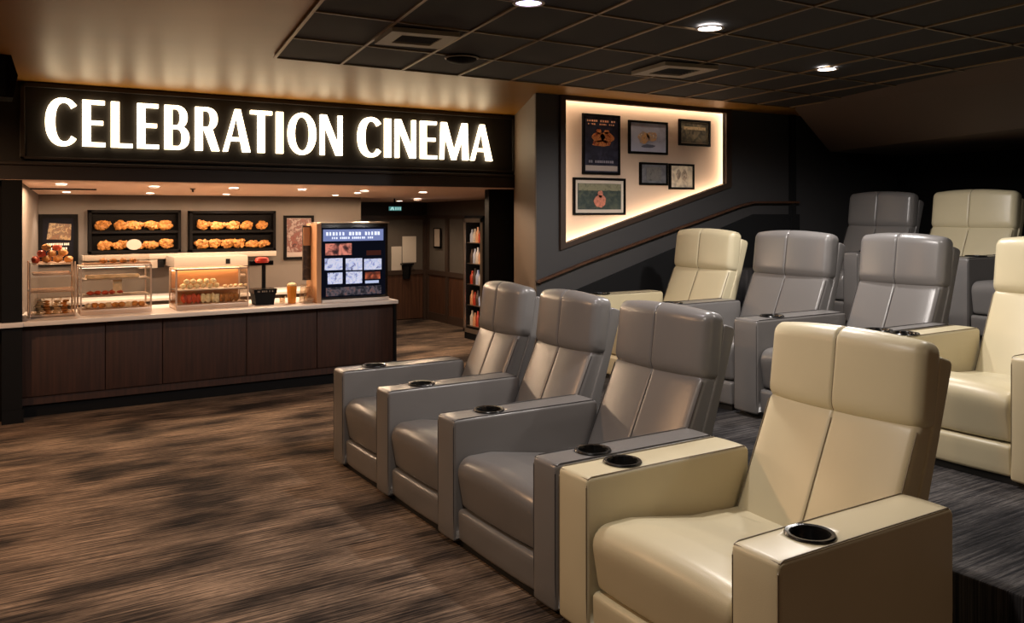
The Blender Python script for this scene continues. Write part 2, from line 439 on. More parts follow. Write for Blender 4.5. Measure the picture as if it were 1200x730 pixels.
# sign board with letters
sg = empty('cinema_sign', ((JX + RX) / 2, YF, 2.38), 'long black sign board with glowing white capital letters above the concession counter', 'sign')
ox, oy, oz = sg.location
def L2(a): return (a[0] - ox, a[1] - oy, a[2] - oz)
SX0, SX1 = JX - .02, RX - .12
boxo('board', L2((SX0, YF - .01, 2.385)), L2((SX1, YF + .02, 3.05)), M['signface'], sg)
bm = bmesh.new()
for a, b in (((SX0, YF - .04, 3.03), (SX1, YF - .01, 3.07)), ((SX0, YF - .04, 2.375), (SX1, YF - .01, 2.40)),
             ((SX0, YF - .04, 2.375), (SX0 + .04, YF - .01, 3.07)), ((SX1 - .04, YF - .04, 2.375), (SX1, YF - .01, 3.07))):
    box(bm, L2(a), L2(b), .005)
finish('border', bm, M['fascia'], sg)
def letter_polys(ch, w, h, s, b):
    R = []
    def rect(x0, z0, x1, z1): R.append([(x0, z0), (x1, z0), (x1, z1), (x0, z1)])
    def ring(cx, cz, rx, rz, irx, irz, a0, a1, icx=None, n=28, p=2.25):
        icx = cx if icx is None else icx
        def q(cx_, rx_, rz_, th):
            c, s_ = math.cos(th), math.sin(th); e = 2 / p
            return (cx_ + rx_ * math.copysign(abs(c) ** e, c), cz + rz_ * math.copysign(abs(s_) ** e, s_))
        for k in range(n):
            t0, t1 = a0 + (a1 - a0) * k / n, a0 + (a1 - a0) * (k + 1) / n
            R.append([q(cx, rx, rz, t0), q(cx, rx, rz, t1), q(icx, irx, irz, t1), q(icx, irx, irz, t0)])
    if ch == 'C':
        ring(w * .56, h / 2, w * .56, h / 2 + .006, w * .56 - s, h / 2 - b * .95, math.radians(42), math.radians(318), icx=w * .60)
    elif ch == 'E':
        rect(0, 0, s, h); rect(0, 0, w, b); rect(0, h - b, w * .97, h); rect(0, h * .47, w * .9, h * .47 + b)
    elif ch == 'L':
        rect(0, 0, s, h); rect(0, 0, w, b)
    elif ch == 'I':
        rect(0, 0, w, h)
    elif ch == 'T':
        rect(0, h - b, w, h); rect((w - s) / 2, 0, (w + s) / 2, h)
    elif ch == 'O':
        ring(w / 2, h / 2, w / 2, h / 2 + .006, w / 2 - s, h / 2 - b * .95, 0, 2 * PI, n=48, p=2.1)
    elif ch in 'BR':
        rect(0, 0, s, h)
        m = h * .47
        def bowl(z0, z1, wd):
            rect(s * .5, z0, wd * .55, z0 + b * .9); rect(s * .5, z1 - b * .9, wd * .55, z1)
            ring(wd * .5, (z0 + z1) / 2, wd * .5, (z1 - z0) / 2, wd * .5 - s * .95, (z1 - z0) / 2 - b * .9, -PI / 2, PI / 2)
        bowl(m, h, w * .92)
        if ch == 'B': bowl(0, m + b * .9, w)
        else: R.append([(w * .36, m + .01), (w * .68, m + .03), (w * 1.0, 0), (w * .70, 0)])
    elif ch == 'A':
        t = w * .52
        R.append([(0, 0), (s * .62, 0), (t + s * .1, h), (t - s * .32, h)])
        R.append([(t - s * .32, h), (t + s * .42, h), (w, 0), (w - s * 1.1, 0)])
        R.append([(w * .18, h * .25), (w * .8, h * .25), (w * .76, h * .25 + b), (w * .22, h * .25 + b)])
    elif ch == 'N':
        q = s * .62
        rect(0, 0, q, h); rect(w - q, 0, w, h); R.append([(0, h), (s * .95, h), (w, 0), (w - s * .95, 0)])
    elif ch == 'M':
        q = s * .62
        rect(0, 0, q, h) if False else R.append([(0, 0), (q, 0), (q * 1.35, h), (q * .35, h)])
        R.append([(w, 0), (w - s, 0), (w - s * 1.15, h), (w - q * .35, h)])
        R.append([(q * .35, h), (s * 1.15, h), (w * .56, 0), (w * .42, 0)])
        R.append([(w - q * .35, h), (w - s * 1.1, h), (w * .42, 0), (w * .54, 0)])
    return R
spans = [('C', 52, 91.3), ('E', 95.8, 124.7), ('L', 129.5, 156.5), ('E', 160.3, 187.5), ('B', 192.3, 223), ('R', 228.3, 258.3), ('A', 261, 294.6),
         ('T', 293.2, 320), ('I', 323.5, 333), ('O', 337.3, 371.6), ('N', 375.3, 402.3), ('C', 419.4, 447.7), ('I', 450.9, 459.4), ('N', 463.3, 488.4),
         ('E', 493, 513.2), ('M', 516, 550), ('A', 552, 578)]
for ch, u0, u1 in spans:
    Yl = YF - .05
    xa, xb = X_at(u0, Yl), X_at(u1, Yl)
    bm = bmesh.new()
    for poly in letter_polys(ch, xb - xa - .016, .432, .069, .038):
        prism(bm, [(p[0], p[1]) for p in poly], 'y', 0, .04)
    lt = finish('letter', bm, M['e_sign'], sg)
    lt.location = (xa + .008 - ox, Yl - oy, 2.509 - oz)
# soffit under the fascia, alcove and hall shell
bm = bmesh.new()
def slab(bm, pts, t=.06):
    v = [bm.verts.new(p) for p in pts]; q = [bm.verts.new((p[0], p[1], p[2] + t)) for p in pts]
    bm.faces.new(v); bm.faces.new(q[::-1]); n = len(v)
    for i in range(n): bm.faces.new((v[i], v[(i+1) % n], q[(i+1) % n], q[i]))
slab(bm, [(JX - .3, YF + .3, 2.19), (RX + 2, YF + .3, 2.19), (RX + 2, 11.2, 2.10), (JX - .3, 11.2, 2.10)])
slab(bm, [(JX - .3, 11.2, 2.10), (RX + 2, 11.2, 2.10), (RX + 2, 14, 2.06), (JX - .3, 14, 2.06)])
box(bm, (JX - .3, YF - .04, 2.185), (RX, YF + .3, 2.19))
struct('ceiling_concession', bm, M['soffit'])
bm = bmesh.new()
prism(bm, [(JX, YF + .4), (.60, 11.2), (.40, 11.2), (JX - .2, YF + .4)], 'z', 0, 2.2)
struct('wall_concession_left', bm, M['taupe'])
YB = 11.2
XB = X_at(423, YB)
sbox('wall_concession_back', (.4, YB, 0), (XB, YB + .12, 2.2), M['taupe'])
# hall
HX = 6.80
sbox('wall_hall_left', (XB - .1, YB + .1, 0), (XB, 14, 2.2), M['halldark'])
bm = bmesh.new(); box(bm, (4.2, 13.7, 0), (7.2, 13.8, 2.2)); struct('wall_hall_end', bm, M['halldark'])
sbox('wall_hall_right', (HX, 9.2, 0), (HX + .1, 13.7, 2.3), M['taupe'])
# panelling on the hall's right wall
bm = bmesh.new(); box(bm, (HX - .03, 10.8, 0), (HX, 13.7, .80)); struct('trim_6', bm, M['hallwood'])
bm = bmesh.new()
box(bm, (HX - .06, 10.8, .80), (HX, 13.7, .88)); box(bm, (HX - .05, 10.8, 1.78), (HX, 13.7, 1.84)); box(bm, (HX - .045, 10.8, 0), (HX, 13.7, .14))
for y in (13.6, 12.85, 12.05, 11.3): box(bm, (HX - .055, y - .05, 0), (HX, y + .05, 1.84))
struct('trim_7', bm, M['trimbrown'])
bm = bmesh.new(); box(bm, (HX - .02, 10.8, .88), (HX, 13.6, 1.78)); struct('trim_8', bm, M['halldoor'])
# hall door at the end
YH = 13.7
dr = bpy.data.objects.new('door_1', None); C.objects.link(dr); dr['kind'] = 'structure'; dr.location = (5.9, YH, 0)
dx0, dx1 = 5.15, 6.70
boxo('upper_panel', (dx0 - 5.9, -.04, .88), (dx1 - 5.9, 0, 1.76), M['halldoor'], dr)
boxo('lower_panel', (dx0 - 5.9, -.04, 0.02), (dx1 - 5.9, 0, .82), M['hallwood'], dr)
boxo('door_rail', (dx0 - 5.9, -.07, .80), (dx1 - 5.9, 0, .88), M['trimbrown'], dr)
bm = bmesh.new(); box(bm, (dx0 - 5.9, -.08, 1.76), (dx1 - 5.9, 0, 1.83)); box(bm, (dx1 - 5.9, -.08, 0), (dx1 - 5.82, 0, 1.83)); box(bm, (dx0 - 5.98, -.08, 0), (dx0 - 5.9, 0, 1.83))
finish('door_frame', bm, M['trimbrown'], dr)
bm = bmesh.new(); tube(bm, [(-.62, -.04, 1.02), (-.62, -.09, 1.02), (-.52, -.09, 1.02)], .014); finish('door_handle', bm, M['steel'], dr)
tag(boxo('paper_notice', (X_at(473, 13.6), YH - .055, Z_at(473, 308, 13.6)), (X_at(489, 13.6), YH - .045, Z_at(480, 277, 13.6)), M['paper']), 'white paper notice pinned high on the grey hall door', 'notice')
tag(boxo('paper_notice', (X_at(460, 13.6), YH - .055, Z_at(465, 321, 13.6)), (X_at(472, 13.6), YH - .045, Z_at(465, 289, 13.6)), M['paper']), 'white paper notice at the left edge of the grey hall door, the lower one', 'notice')
th = empty('door_bin', (X_at(480, 13.5), 13.62, Z_at(480, 327, 13.5)), 'small black tapered holder hanging under the paper notice on the hall door', 'holder')
bm = bmesh.new(); lathe(bm, [(.07, 0), (.09, .22), (.10, .24), (.085, .24), (.06, .02)], 4); finish('holder_body', bm, M['black'], th)
bm = bmesh.new(); box(bm, (-.11, -.07, .24), (.11, .07, .27), .005); finish('lid', bm, M['blackgloss'], th)
yn = Y_at(516, HX)
nt_ = empty('wall_notice', (HX - .05, yn, 1.3), 'small framed white notice on the hall side wall beside the door', 'notice')
boxo('paper_sheet', (-.012, -.11, 0), (0, .11, .30), M['white'], nt_)
bm = bmesh.new()
for a, b in (((-.02, -.13, -.03), (.0, .13, 0)), ((-.02, -.13, .3), (.0, .13, .315)), ((-.02, -.13, -.03), (0, -.11, .315)), ((-.02, .11, -.03), (0, .13, .315))): box(bm, a, b)
finish('frame', bm, M['frameb'], nt_)
# exit sign
ex = empty('exit_sign', (X_at(463, 11.6), 11.6, 1.93), 'small lit green exit sign hanging at the entrance to the hall', 'sign')
boxo('housing', (-.105, 0, -.02), (.105, .04, .05), M['black'], ex)
boxo('face', (-.10, -.006, -.015), (.10, 0, .045), M['e_exit'], ex)
bm = bmesh.new()
for pl in ([(-.085, -.008), (-.06, -.008), (-.035, .038), (-.06, .038)], [(-.04, -.008), (-.015, -.008), (-.03, .038), (-.055, .038)]): prism(bm, pl, 'y', -.009, -.006)
for x in (.0, .035, .07): box(bm, (x, -.009, -.006), (x + .018, -.006, .036))
finish('pictogram', bm, M['e_exitw'], ex)
bm = bmesh.new(); box(bm, (-.01, .015, .05), (.01, .025, .17)); finish('hanger', bm, M['black'], ex)
# drinks fridge
fy0, fy1 = Y_at(564, 6.20), Y_at(543, 6.20)
fr = empty('drinks_fridge', (6.20, fy0, 0), 'tall black glass door drinks fridge with lit bottles against the hall wall', 'fridge')
W_ = fy1 - fy0
bm = bmesh.new()
box(bm, (.02, 0, 0), (.50, .03, 1.82)); box(bm, (.02, W_ - .03, 0), (.50, W_, 1.82)); box(bm, (.02, 0, 1.79), (.50, W_, 1.84)); box(bm, (.02, 0, 0), (.50, W_, .12)); box(bm, (.47, 0, 0), (.50, W_, 1.8))
finish('cabinet', bm, M['black'], fr)
bm = bmesh.new()
for a, b in (((0, 0, .1), (.02, .04, 1.8)), ((0, W_ - .04, .1), (.02, W_, 1.8)), ((0, 0, 1.74), (.02, W_, 1.8)), ((0, 0, .1), (.02, W_, .16))): box(bm, a, b)
finish('door_frame', bm, M['steel'], fr)
boxo('glass_pane', (.008, .04, .16), (.012, W_ - .04, 1.74), M['glass'], fr)
fl = emit('fridge_lamp', (.75, .82, 1, 1), 7)
boxo('lamp', (.03, .032, .15), (.06, .045, 1.75), fl, fr)
for k in range(5):
    z = .2 + k * .31
    boxo('shelf', (.04, .04, z - .012), (.45, W_ - .04, z), M['steel'], fr)
bcols = [mat('bottle_%d' % i, c, .3) for i, c in enumerate((rgb('#b8c4e0'), rgb('#c0432c'), rgb('#d7d2cc'), rgb('#51423c'), rgb('#e0a880')))]
for k in range(5):
    z = .2 + k * .31
    for q in range(5):
        bm = bmesh.new(); hh = random.uniform(.19, .24)
        lathe(bm, [(.033, 0), (.036, .01), (.036, hh * .6), (.016, hh * .8), (.014, hh)], 12)
        b = finish('drink_bottle', bm, bcols[(k * 2 + q * 3) % 5], None, True, (6.20 + .10, fy0 + .10 + q * (W_ - .2) / 4, z))
        tag(b, 'drink bottle in the row on shelf %s inside the hall fridge' % ('one from the bottom', 'two from the bottom', 'three from the bottom', 'second from the top', 'nearest the top')[k], 'bottle', 'bottles on the %s fridge shelf' % ('bottom', 'second', 'middle', 'fourth', 'top')[k])

# ================================================================== COUNTER
YC0 = 8.98
divs = [23, 123.5, 190.5, 289, 371.5, 461]
pos = ['farthest left', 'second from the left', 'middle', 'second from the right', 'rightmost']
for k in range(5):
    xa, xb = X_at(divs[k], YC0), X_at(divs[k + 1], YC0)
    cb = empty('counter_cabinet', ((xa + xb) / 2, YC0, 0), 'dark wood fronted concession counter cabinet, the %s of the five' % pos[k], 'cabinet', 'counter cabinets')
    w = (xb - xa) / 2
    boxo('carcass', (-w, .025, .12), (w, .62, .86), M['wood'], cb)
    boxo('front_panel', (-w + .004, 0, .20), (w - .004, .025, .855), M['wood'], cb, .003)
    boxo('toe_kick', (-w, .07, 0), (w, .60, .12), M['black'], cb)
    boxo('kick_rail', (-w, .03, .12), (w, .05, .20), M['black'], cb)
xe = X_at(466, 8.86)
tag(boxo('end_panel', (X_at(461, YC0) + .001, YC0 - .01, 0), (X_at(461, YC0) + .035, YC0 + .64, .858), M['black']), 'black upright panel closing the right end of the concession counter', 'panel')
bm = bmesh.new(); box(bm, (JX - .5, 8.82, .862), (JX + .005, 8.90, .905), .004); box(bm, (JX + .005, 8.84, .862), (xe, 9.75, .905), .006)
tag(finish('worktop', bm, M['worktop'], None, True), 'long white worktop running across the dark wood concession counter', 'worktop')
WT = .905
# ---- wall display boards with food
def rack(uL, vT, uR, vB, label, rows, word):
    Y = YB - .10
    xa, xb = X_at(uL, Y), X_at(uR, Y); um = (uL + uR) / 2
    zt, zb = Z_at(um, vT, Y), Z_at(um, vB, Y)
    r = empty('food_rack', ((xa + xb) / 2, YB, zb), label, 'rack')
    w = (xb - xa) / 2; h = zt - zb
    bm = bmesh.new()
    for a, b in (((-w, -.12, 0), (w, 0, .035)), ((-w, -.12, h - .035), (w, 0, h)), ((-w, -.12, 0), (-w + .035, 0, h)), ((w - .035, -.12, 0), (w, 0, h))): box(bm, a, b, .004)
    finish('frame', bm, M['frameb'], r)
    boxo('back_panel', (-w + .02, -.02, .02), (w - .02, 0, h - .02), M['frameb'], r)
    boxo('shelf', (-w + .03, -.11, h * .46), (w - .03, -.02, h * .46 + .03), M['frameb'], r)
    for ri, (z, n) in enumerate(((h * .46 + .03, rows[0]), (.035, rows[1]))):
        for k in range(n):
            cx = xa + .08 + (xb - xa - .16) * (k + .5) / n; rr = (xb - xa - .16) / n * .56
            bm = bmesh.new()
            sd = random.random()
            hh = .078 + .012 * random.random()
            for q in range(16):
                a_ = random.uniform(0, 2 * PI); e_ = random.uniform(.25, .9)
                lump(bm, (math.cos(a_) * e_ * rr * .85, random.uniform(-.015, .015), hh + math.sin(a_) * e_ * hh * .55), .026 + .010 * random.random(), (1.15, .9, .9), .3, 2, random.randint(0, 999))
            lump(bm, (0, 0, hh), hh, (rr / hh * .72, .34, .55), .15, 2, k + ri * 10)
            zmin = min(v.co.z for v in bm.verts)
            for v in bm.verts: v.co.z -= zmin
            f = finish('fried_snack', bm, M['fried'], None, True, (cx, YB - .065, zb + z + .001))
            row = ('upper', 'lower')[ri]
            tag(f, 'golden fried snack in the row on the %s shelf of the %s wall rack' % (row, word), 'food', 'snacks on the %s shelf of the %s rack' % (row, word))
    return r, xa, xb, zb, zt
rL = rack(103.5, 246, 212, 296.5, 'black two shelf rack of golden snacks on the back wall, left one', (5, 5), 'left')
rR = rack(222, 247, 323, 294.5, 'black two shelf rack of golden snacks on the back wall, right one beside the poster', (5, 6), 'right')
# white round price tag on left rack
bm = bmesh.new(); lathe(bm, [(.0, -.004), (.085, -.004), (.085, .004), (0, .004)], 28, cap=False)
for v in bm.verts: v.co = Vector((v.co.x, v.co.z, v.co.y * .75))
tag(finish('price_sign', bm, M['white'], None, False, (X_at(157, YB - .12), YB - .126, Z_at(157, 286.5, YB - .12))), 'white oval tag leaning on the lower shelf of the left snack rack', 'tag')
# white wall shelf beneath the racks
xa, xb = X_at(96, YB - .15), X_at(322, YB - .15)
tag(boxo('wall_shelf', (xa, YB - .22, rR[3] - .065), (xb, YB - .0005, rR[3] - .004), M['white'], None, .004), 'long white wall shelf under the two snack racks', 'shelf')
# framed posters on the back wall
def framed(name, uL, vT, uR, vB, Y, m, label, cat, fw=.03, matw=0, matm=None, depth=.03, grp=None):
    xa, xb = X_at(uL, Y - depth), X_at(uR, Y - depth); um = (uL + uR) / 2
    zt, zb = Z_at(um, vT, Y - depth), Z_at(um, vB, Y - depth)
    r = empty(name, ((xa + xb) / 2, Y, (zb + zt) / 2), label, cat, grp)
    w, h = (xb - xa) / 2, (zt - zb) / 2
    bm = bmesh.new()
    for a, b in (((-w, -depth, -h), (w, 0, -h + fw)), ((-w, -depth, h - fw), (w, 0, h)), ((-w, -depth, -h + fw), (-w + fw, 0, h - fw)), ((w - fw, -depth, -h + fw), (w, 0, h - fw))): box(bm, a, b)
    finish('frame', bm, M['frameb'], r)
    if matw: boxo('mount', (-w + fw, -.012, -h + fw), (w - fw, 0, h - fw), matm or M['paper'], r)
    q = fw + matw
    boxo('picture', (-w + q, -.016, -h + q), (w - q, -.0125 if matw else 0, h - q), m, r)
    return r, w - q, h - q
def shape(r, name, polys, m, y=-.019):
    bm = bmesh.new()
    for p in polys: prism(bm, p, 'y', y, y + .003)
    return finish(name, bm, m, r)
def strokes(cx, cz, w, h, n, sd):
    """a line of small upright letter-like marks"""
    rr = random.Random(sd); out = []; x = cx - w / 2; st = w / n
    for k in range(n):
        if rr.random() < .88:
            ww = st * rr.uniform(.45, .75); out.append([(x, cz - h / 2), (x + ww, cz - h / 2), (x + ww, cz + h / 2 * rr.uniform(.7, 1)), (x, cz + h / 2)])
        x += st
    return out
r, w, h = framed('menu_poster', 45, 251, 91.5, 312, YB, mat('poster_navy', rgb('#100e14'), .7, spec=.1), 'dark menu poster with food picture on the back wall above the left pastry stand', 'poster', .045)
shape(r, 'food_picture', [[(-w * .75, h * .05), (w * .8, h * .0), (w * .85, h * .72), (-w * .6, h * .78)]], art('food_photo', [rgb('#1d1a26'), rgb('#7a5230'), rgb('#1a1620'), rgb('#a88a60'), rgb('#4c2a18')], 22))
shape(r, 'caption', strokes(0, -h * .18, w * 1.5, h * .10, 12, 3) + strokes(.0, -h * .38, w * 1.2, h * .1, 9, 4), M['paper'])
r, w, h = framed('wall_poster', 333, 252.5, 368, 304, YB, mat('poster_red', rgb('#8f8078'), .5), 'black framed poster of pink and dark patches on the back wall beside the menu screen', 'poster', .035)
shape(r, 'picture_print', [[(-w * .97, -h * .75), (w * .97, -h * .75), (w * .97, h * .97), (-w * .97, h * .97)]], art('poster_print', [rgb('#1a1415'), rgb('#7a463c'), rgb('#2a2020'), rgb('#a88e84'), rgb('#221818')], 20))

# ---- downlights in the concession soffit
def zc_soff(y): return 2.19 - (max(y, YF + .3) - YF - .3) / (11.2 - YF - .3) * .09
def spot(name, loc, e, col, size=100, blend=.6, r=.04, tgt=None):
    l = bpy.data.lights.new(name, 'SPOT'); l.energy = e; l.color = col; l.spot_size = math.radians(size); l.spot_blend = blend; l.shadow_soft_size = r
    o = bpy.data.objects.new(name, l); C.objects.link(o); o.location = loc
    if tgt: o.rotation_euler = (Vector(tgt) - Vector(loc)).to_track_quat('-Z', 'Y').to_euler()
    return o
def downlight(x, y, z, r, m, label, grp):
    d = empty('downlight', (x, y, z), label, 'light', grp)
    bm = bmesh.new(); lathe(bm, [(r, 0), (r * 1.25, -.004), (r * 1.3, -.01), (r * 1.05, -.012), (r, -.008), (r, 0)], 28, cap=False); finish('trim_ring', bm, M['white'], d, True)
    bm = bmesh.new(); lathe(bm, [(0, -.006), (r, -.006)], 28, cap=False); finish('lens', bm, m, d)
    return d
fr_u = [(72, 9.55), (181, 9.7), (274, 9.75), (354, 9.8), (427, 9.9), (495.5, 10.0)]
nm = ['farthest left', 'second from left', 'third from left', 'fourth from left', 'second from right', 'farthest right']
for k, (u, y) in enumerate(fr_u):
    x = X_at(u, y); z = zc_soff(y)
    downlight(x, y, z - .002, .05, M['e_down'], 'small round downlight in the front soffit row above the counter, %s' % nm[k], 'soffit downlights, front row')
    spot('soffit_lamp', (x, y, z - .03), 72 if k < 5 else 36, (1, .70, .45), 176, .12)
bk_u = [(78, 10.75), (176, 10.8), (265, 10.85), (393, 10.8), (419, 10.3)]
nb = ['over the menu poster', 'over the left snack rack', 'over the right snack rack', 'over the wall poster', 'above the menu screen']
for k, (u, y) in enumerate(bk_u):
    x = X_at(u, y); z = zc_soff(y)
    downlight(x, y, z - .002, .04, M['e_down'], 'small round downlight close to the concession back wall, ' + nb[k], 'soffit downlights, back row')
    spot('wall_washer', (x, y, z - .03), 38, (1, .78, .58), 118)
for x, y, e in ((5.6, 11.6, 40), (5.9, 12.9, 24)):
    downlight(x, y, 2.075, .05, M['e_down'], 'small round downlight in the hall ceiling ' + ('near the exit sign' if y < 12 else 'close to the hall door'), 'hall downlights')
    spot('hall_lamp', (x, y, 2.04), e, (1, .72, .5), 140)

slot = empty('ceiling_slot', (X_at(76, 10.2), 10.2, zc_soff(10.2) - .001), 'dark narrow air slot in the soffit between the two leftmost downlights', 'vent')
bm = bmesh.new(); box(bm, (-.42, -.03, -.012), (.30, -.022, 0)); box(bm, (-.42, .022, -.012), (.30, .03, 0)); box(bm, (-.42, -.03, -.012), (-.412, .03, 0)); box(bm, (.292, -.03, -.012), (.30, .03, 0)); finish('slot_frame', bm, M['frameb'], slot)
boxo('slot_opening', (-.412, -.022, -.004), (.292, .022, 0), M['black'], slot)
bm = bmesh.new(); lathe(bm, [(.03, 0), (.028, -.008), (.012, -.014), (.010, -.035), (.022, -.038), (0, -.042)], 14, cap=False)
tag(finish('sprinkler', bm, M['trimbrown'], None, True, (X_at(226, 9.9), 9.9, zc_soff(9.9) - .001)), 'tiny dark sprinkler head in the soffit between the second and third downlights', 'sprinkler')
# ---- pastry stand (left)
def bun(name, x, y, z, r, m, label, cat, grp, sc=(1, 1, .7)):
    bm = bmesh.new(); lump(bm, (0, 0, 0), r, sc, .14, 2, random.randint(0, 9999))
    zm = min(v.co.z for v in bm.verts)
    for v in bm.verts: v.co.z -= zm
    o = finish(name, bm, m, None, True, (x, y, z)); o.rotation_euler.z = random.uniform(0, 6); return tag(o, label, cat, grp)
YS = 9.12
sx0, sx1 = X_at(35, YS), X_at(88, YS)
ps = empty('pastry_stand', ((sx0 + sx1) / 2, YS + .16, WT), 'clear acrylic tiered pastry stand at the left end of the counter', 'stand')
w = (sx1 - sx0) / 2; d = .16
tz = [.015, .24, .40, .50]
for k, z in enumerate(tz):
    bm = bmesh.new()
    ww = w - (.03 if k > 1 else 0)
    box(bm, (-ww, -d, z - .006), (ww, d, z), .002)
    tube(bm, [(-ww, -d, z + .008), (ww, -d, z + .008), (ww, d, z + .008), (-ww, d, z + .008)], .006, 6, True)
    finish('tray', bm, M['case'], ps)
for sx in (-1, 1):
    for sy in (-1, 1):
        bm = bmesh.new(); tube(bm, [(sx * w, sy * d, 0), (sx * w, sy * d, .52)], .007, 8); finish('post', bm, M['case'], ps)
boxo('front_glass', (-w, -d - .004, .02), (w, -d - .001, .38), M['acrylic'], ps)
boxo('side_glass', (w + .008, -d, .02), (w + .011, d, .5), M['acrylic'], ps)
for k in range(4):
    x = (sx0 + sx1) / 2 - w + .08 + k * (2 * w - .16) / 3
    j = empty('cookie_jar', (x, YS + .08, WT + .017), 'clear jar of brown cookies on the bottom tray of the pastry stand', 'jar', 'jars in the pastry stand')
    bm = bmesh.new(); lathe(bm, [(.043, 0), (.045, .01), (.045, .15), (.038, .165)], 18); finish('jar_glass', bm, M['acrylic'], j, True)
    bm = bmesh.new()
    for q in range(6): lump(bm, (random.uniform(-.01, .01), random.uniform(-.01, .01), .015 + q * .022), .03, (1, 1, .4), .1, 2, q + k)
    finish('cookie_fill', bm, M['pastry'] if k % 2 else M['pale'], j, True)
for k in range(9):
    n_ = k if k < 4 else (k - 4 if k < 7 else k - 7); lv = 0 if k < 4 else (1 if k < 7 else 2)
    x = (sx0 + sx1) / 2 - .135 + n_ * .092 + lv * .046
    bun('croissant', x, YS + .10 + .03 * lv, WT + .503 + .058 * lv, .043, M['pastry'] if k % 4 else M['redfood'], 'golden pastry piled on the top tray of the pastry stand', 'pastry', 'pastries on top of the pastry stand', (1.02, .9, .8))
# ---- middle glass case
def glass_case(uL, uR, YS, H, dep, label, shelves, lampm, frame_m, base=.05):
    xa, xb = X_at(uL, YS), X_at(uR, YS); w = (xb - xa) / 2
    c = empty('glass_case', ((xa + xb) / 2, YS, WT), label, 'display case')
    boxo('base', (-w, 0, 0), (w, dep, base), frame_m, c, .004)
    bm = bmesh.new()
    for sx in (-w, w - .014):
        for sy in (0, dep - .014): box(bm, (sx, sy, base), (sx + .014, sy + .014, H))
    for sy in (0, dep - .014): box(bm, (-w, sy, H - .016), (w, sy + .014, H))
    for sx in (-w, w - .014): box(bm, (sx, 0, H - .016), (sx + .014, dep, H))
    finish('case_frame', bm, frame_m, c)
    boxo('front_pane', (-w + .014, .004, base), (w - .014, .007, H - .016), M['glass'], c)
    boxo('side_pane', (w - .009, .014, base), (w - .006, dep - .014, H - .016), M['glass'], c)
    boxo('side_pane', (-w + .006, .014, base), (-w + .009, dep - .014, H - .016), M['glass'], c)
    boxo('top_pane', (-w + .014, .014, H - .010), (w - .014, dep - .014, H - .006), M['glass'], c)
    for z in shelves: boxo('shelf', (-w + .016, .03, z - .012), (w - .016, dep - .03, z), M['white'], c, .002)
    if lampm: boxo('case_lamp', (-w + .02, dep - .06, H - .035), (w - .02, dep - .03, H - .016), lampm, c)
    return c, xa, xb, w
YM = 9.10
c2, xa, xb, w2 = glass_case(94, 178, YM, .47, .34, 'square glass display case of pastries between the pastry stand and warm case', (.18, .34), emit('case_lamp_soft', (1, .78, .58, 1), 7), M['case'])
boxo('divider', (-.02, .10, .18), (.06, .12, .33), M['pale'], c2)
for k in range(9):
    bun('pastry', xa + .08 + k * (xb - xa - .16) / 8, YM + .10 + .02 * (k % 2), WT + .051, .034, M['pastry'] if k % 3 else M['pale'], 'small baked pastry in the bottom row of the square glass case', 'pastry', 'pastries on the bottom of the square case', (1, 1, .8))
for k in range(5):
    bun('berry_tart', xa + .10 + k * .065, YM + .12, WT + .181, .034, M['redfood'], 'red topped tart on the middle shelf of the square glass case', 'pastry', 'red tarts in the square case', (1, 1, .6))
bm = bmesh.new(); box(bm, (-.26, .08, .341), (.22, .20, .375), .01); tag(finish('cake_slab', bm, M['pale'], None, True, ((xa + xb) / 2, YM, WT)), 'long pale cake on the top shelf inside the square glass case', 'cake')
tr = empty('serving_tray', ((xa + xb) / 2 + .02, YM + .17, WT + .472), 'clear tray with yellow pastries on top of the square glass case', 'tray')
bm = bmesh.new(); box(bm, (-.30, -.1, 0), (.30, .1, .006))
tube(bm, [(-.30, -.1, .012), (.30, -.1, .012), (.30, .1, .012), (-.30, .1, .012)], .006, 6, True); finish('tray_base', bm, M['case'], tr)
boxo('tray_cover', (-.29, -.09, .01), (.29, .09, .10), M['acrylic'], tr)
for k in range(4): bun('pastry', (xa + xb) / 2 - .1 + k * .09, YM + .17, WT + .481, .036, M['fried'], 'yellow pastry under the clear cover on top of the square glass case', 'pastry', 'pastries under the clear cover')
# ---- warm glass case
YWc = 9.06
c3, xa3, xb3, w3 = glass_case(206, 291.5, YWc, .415, .36, 'warm lit glass case of savoury food in the middle of the counter', (.20,), M['e_case'], M['case'])
boxo('back_sheet', (-w3 + .02, .345, .05), (w3 - .02, .35, .40), mat('case_back', rgb('#c98f5e'), .5), c3)
for k in range(11):
    n_ = k if k < 6 else k - 6; lv = 0 if k < 6 else 1
    bun('popcorn_cluster', xa3 + .10 + n_ * .066 + lv * .033, YWc + .15, WT + .201 + lv * .045, .031, M['popcorn'], 'white popcorn cluster heaped on the shelf of the warm glass case', 'food', 'popcorn clusters on the warm case shelf', (1, 1, .85))
for k in range(5):
    bun('flat_bread', xa3 + .52 + k * .055, YWc + .15, WT + .201, .025, M['pale'], 'flat pale bread beside the popcorn on the warm case shelf', 'food', 'flat breads on the warm case shelf', (1, 1, .6))
st3 = (xb3 - xa3 - .2) / 11
for k in range(12):
    kind = k // 4
    bun('hot_snack', xa3 + .10 + k * st3, YWc + .12, WT + .051, .046, (M['redfood'], M['popcorn'], M['fried'])[kind], ('red hot snack at the left', 'pale hot snack in the middle', 'yellow hot snack at the right')[kind] + ' of the bottom row in the warm case', 'food', ('red', 'pale', 'yellow')[kind] + ' snacks in the warm case', (st3 / .1, .8, 1.05))
